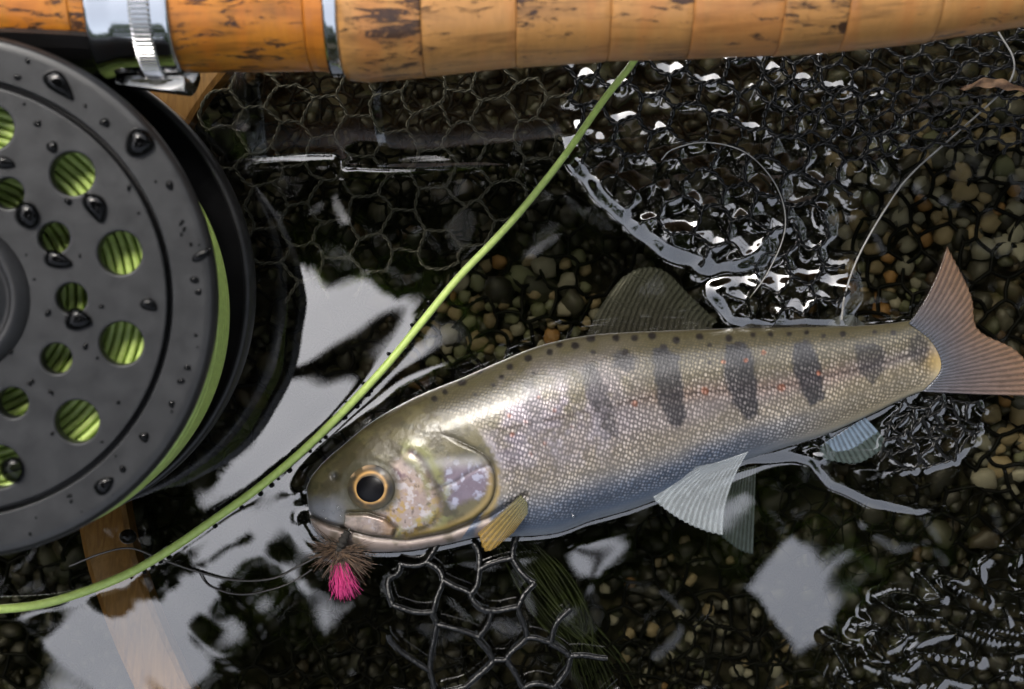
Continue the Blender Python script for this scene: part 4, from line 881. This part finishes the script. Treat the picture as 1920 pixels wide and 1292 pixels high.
# dry leaf caught in the gathered net
lf = spline([(1800, 168, 7), (1840, 156, 8), (1880, 158, 8.5), (1930, 172, 8)], 30); wv_ = np.sin(np.linspace(0.1, 3.0, 30)) * 9; rows = []
for s_ in (-1, -.4, .2, 1): rows.append(PA(lf[:, 0], lf[:, 1] + s_ * wv_ + 2 * np.sin(lf[:, 0] / 6 + s_), lf[:, 2] * 1e-3 + 0.0004 * np.sin(lf[:, 0] / 9 + 3 * s_)))
v = np.stack(rows).reshape(-1, 3); f = gridf(4, 30); v2 = v - np.array([0, 0, 0.0002]); f2 = np.vstack([f, f[:, ::-1] + len(v)])
tag(obj('dry_leaf', mesh('dry_leaf', np.vstack([v, v2]), f2), MT['dry']), 'shrivelled brown leaf strip caught in the gathered net', 'leaf')

# ------------------------------------------------------------------ water drops on the reel
def drop_mesh(rx, ry, ang, taper, hgt_, wob, base=lambda x, y, h: on_reel(x, y, h), cx=0, cy=0, low=-0.00005):
    rings, seg = 9, 36; q = np.linspace(0, 1, rings); a = np.arange(seg) * 2 * math.pi / seg; out = []; ca, sa = math.cos(ang), math.sin(ang)
    ph = rng.uniform(0, 6)
    for k in q:
        for t in a:
            rr0 = 1 + wob * math.sin(2 * t + ph) + wob * 0.6 * math.sin(3 * t + 2 * ph); X_ = rx * k * math.cos(t) * rr0; Y_ = ry * k * math.sin(t) * rr0 * (1 - taper * math.cos(t))
            h = hgt_ * S * math.sqrt(max(0, 1 - k ** 2.4)) + low
            out.append(base(cx + ca * X_ - sa * Y_, cy + sa * X_ + ca * Y_, h))
    f = gridf(rings, seg, wv=True).tolist(); f.append(list(range((rings - 1) * seg, rings * seg))[::-1])
    return mesh('water_drop', np.array([tuple(p) for p in out]), f)
BIG = [(112, 160, 40, 17, .85, .45, 'long hooked water drop near the outer rim groove of the reel'), (262, 268, 31, 27, .4, .2, 'large round water drop on the outer rim of the reel'),
       (180, 390, 32, 20, 1.2, .4, 'pear shaped water drop between two large reel holes'), (52, 405, 30, 22, .9, .3, 'dark water drop beside a small hole near the reel hub'),
       (108, 488, 28, 17, .2, .2, 'flat oval water drop between two small reel holes'), (147, 600, 28, 20, .3, .25, 'wide water drop just above the lowest small hole of the reel'),
       (378, 478, 20, 10, -.5, .3, 'curved water drop on the edge of the reel rim'), (280, 572, 18, 12, .6, .3, 'small crooked water drop touching a large reel hole'),
       (25, 882, 26, 22, .8, .3, 'round water drop on the lower rim plate of the reel'), (195, 910, 24, 14, -.6, .2, 'streaky water drop on the lower edge of the reel rim'),
       (8, 305, 22, 12, .3, .1, 'water drop between the topmost visible reel holes')]
for x, y, rx, ry, an, tp_, lab in BIG:
    tag(obj('water_drop', drop_mesh(rx, ry, an, tp_, min(rx, ry) * 0.62, 0.08, cx=x, cy=y), MT['drop']), lab, 'water drop', 'water drops on the reel')
small = [(33, 145, 7), (52, 115, 6), (70, 232, 8), (98, 276, 11), (196, 230, 10), (240, 330, 5), (242, 352, 6), (318, 348, 9), (85, 330, 9), (128, 378, 9), (222, 178, 5), (300, 245, 6), (365, 525, 8), (372, 548, 7), (215, 518, 7), (160, 650, 6), (90, 587, 7), (270, 820, 11), (352, 690, 7), (340, 715, 7), (222, 755, 5), (95, 735, 5), (190, 575, 5), (340, 418, 6), (345, 430, 5), (20, 660, 6), (322, 758, 7), (230, 880, 8), (60, 950, 6), (130, 930, 5), (340, 440, 4), (150, 480, 4), (260, 400, 4), (285, 700, 5), (300, 640, 4), (55, 720, 5)]
for k in range(34):
    r = rng.uniform(150, 480) if k % 3 else rng.uniform(430, 485); a = rng.uniform(-1.3, 1.4); small.append((-90 + r * math.cos(a), 552 - r * math.sin(a), rng.uniform(2.5, 5)))
def in_hole(x, y):
    q = RM_.inverted() @ on_reel(x, y)
    for k in range(12):
        for rad_, hr, a in ((328, 50, 15 + 30 * k), (226, 40, 30 * k)):
            if math.hypot(q.x - rad_ * RK * math.cos(math.radians(a)), q.y - rad_ * RK * math.sin(math.radians(a))) < hr * RK: return True
    r = math.hypot(q.x, q.y) / RK; return 396 < r < 420 or r > 488
for x, y, r in small:
    if in_hole(x, y) or x < -10: continue
    tag(obj('water_drop', drop_mesh(r * rng.uniform(.9, 1.3), r * rng.uniform(.7, 1), rng.uniform(0, 3), .2, r * 0.6, 0.1, cx=x, cy=y), MT['drop']), 'tiny clear water bead on the dark reel face', 'water drop', 'tiny beads on the reel')
# bubbles along the fly line, by the snout, and the bead by the reel
bv, bf = pebble_base(2, 0); bm = bmesh.new(); bmesh.ops.create_uvsphere(bm, u_segments=20, v_segments=12, radius=1); bub = bpy.data.meshes.new('bubble'); bm.to_mesh(bub); bm.free()
bub.polygons.foreach_set('use_smooth', np.full(len(bub.polygons), True)); bub.materials.append(MT['drop']); bub2 = bub.copy(); bub2.materials.clear(); bub2.materials.append(MT['foam'])
for k in range(46):
    i = int(rng.uniform(150, 330)); t = lp[min(i + 1, 399)] - lp[i - 1]; t = t / np.linalg.norm(t); sd_k = rng.choice([-1, 1], p=[.65, .35]); r = rng.uniform(2.0, 4.6)
    x, y = lp[i] + np.array([-t[1], t[0]]) * sd_k * (8.5 + r * .7)
    o = bpy.data.objects.new('bubble', bub); COL.objects.link(o); o.location = P(x, y, 0.0004 + r * S * .5); o.scale = (r * S,) * 3
    tag(o, 'tiny air bubble clinging to the green fly line', 'bubble', 'bubbles along the fly line')
for k, (x, y) in enumerate([(590, 962), (600, 968), (612, 972), (607, 958), (625, 960), (634, 952), (642, 958), (640, 968), (590, 978), (1075, 968), (648, 975)]):
    r = rng.uniform(3, 6); o = bpy.data.objects.new('bubble', bub2); COL.objects.link(o); o.location = P(x, y, max(fish_z(x, y), 0.0) + r * S * .4); o.scale = (r * S,) * 3
    tag(o, 'tiny air bubble on the snout of the trout', 'bubble', 'bubbles on the snout')
o = bpy.data.objects.new('bubble', bub); COL.objects.link(o); o.location = P(240, 1006, 0.0035); o.scale = (0.0016, 0.0014, 0.0014)
tag(o, 'large dark bubble above the leader beside the reel', 'bubble')
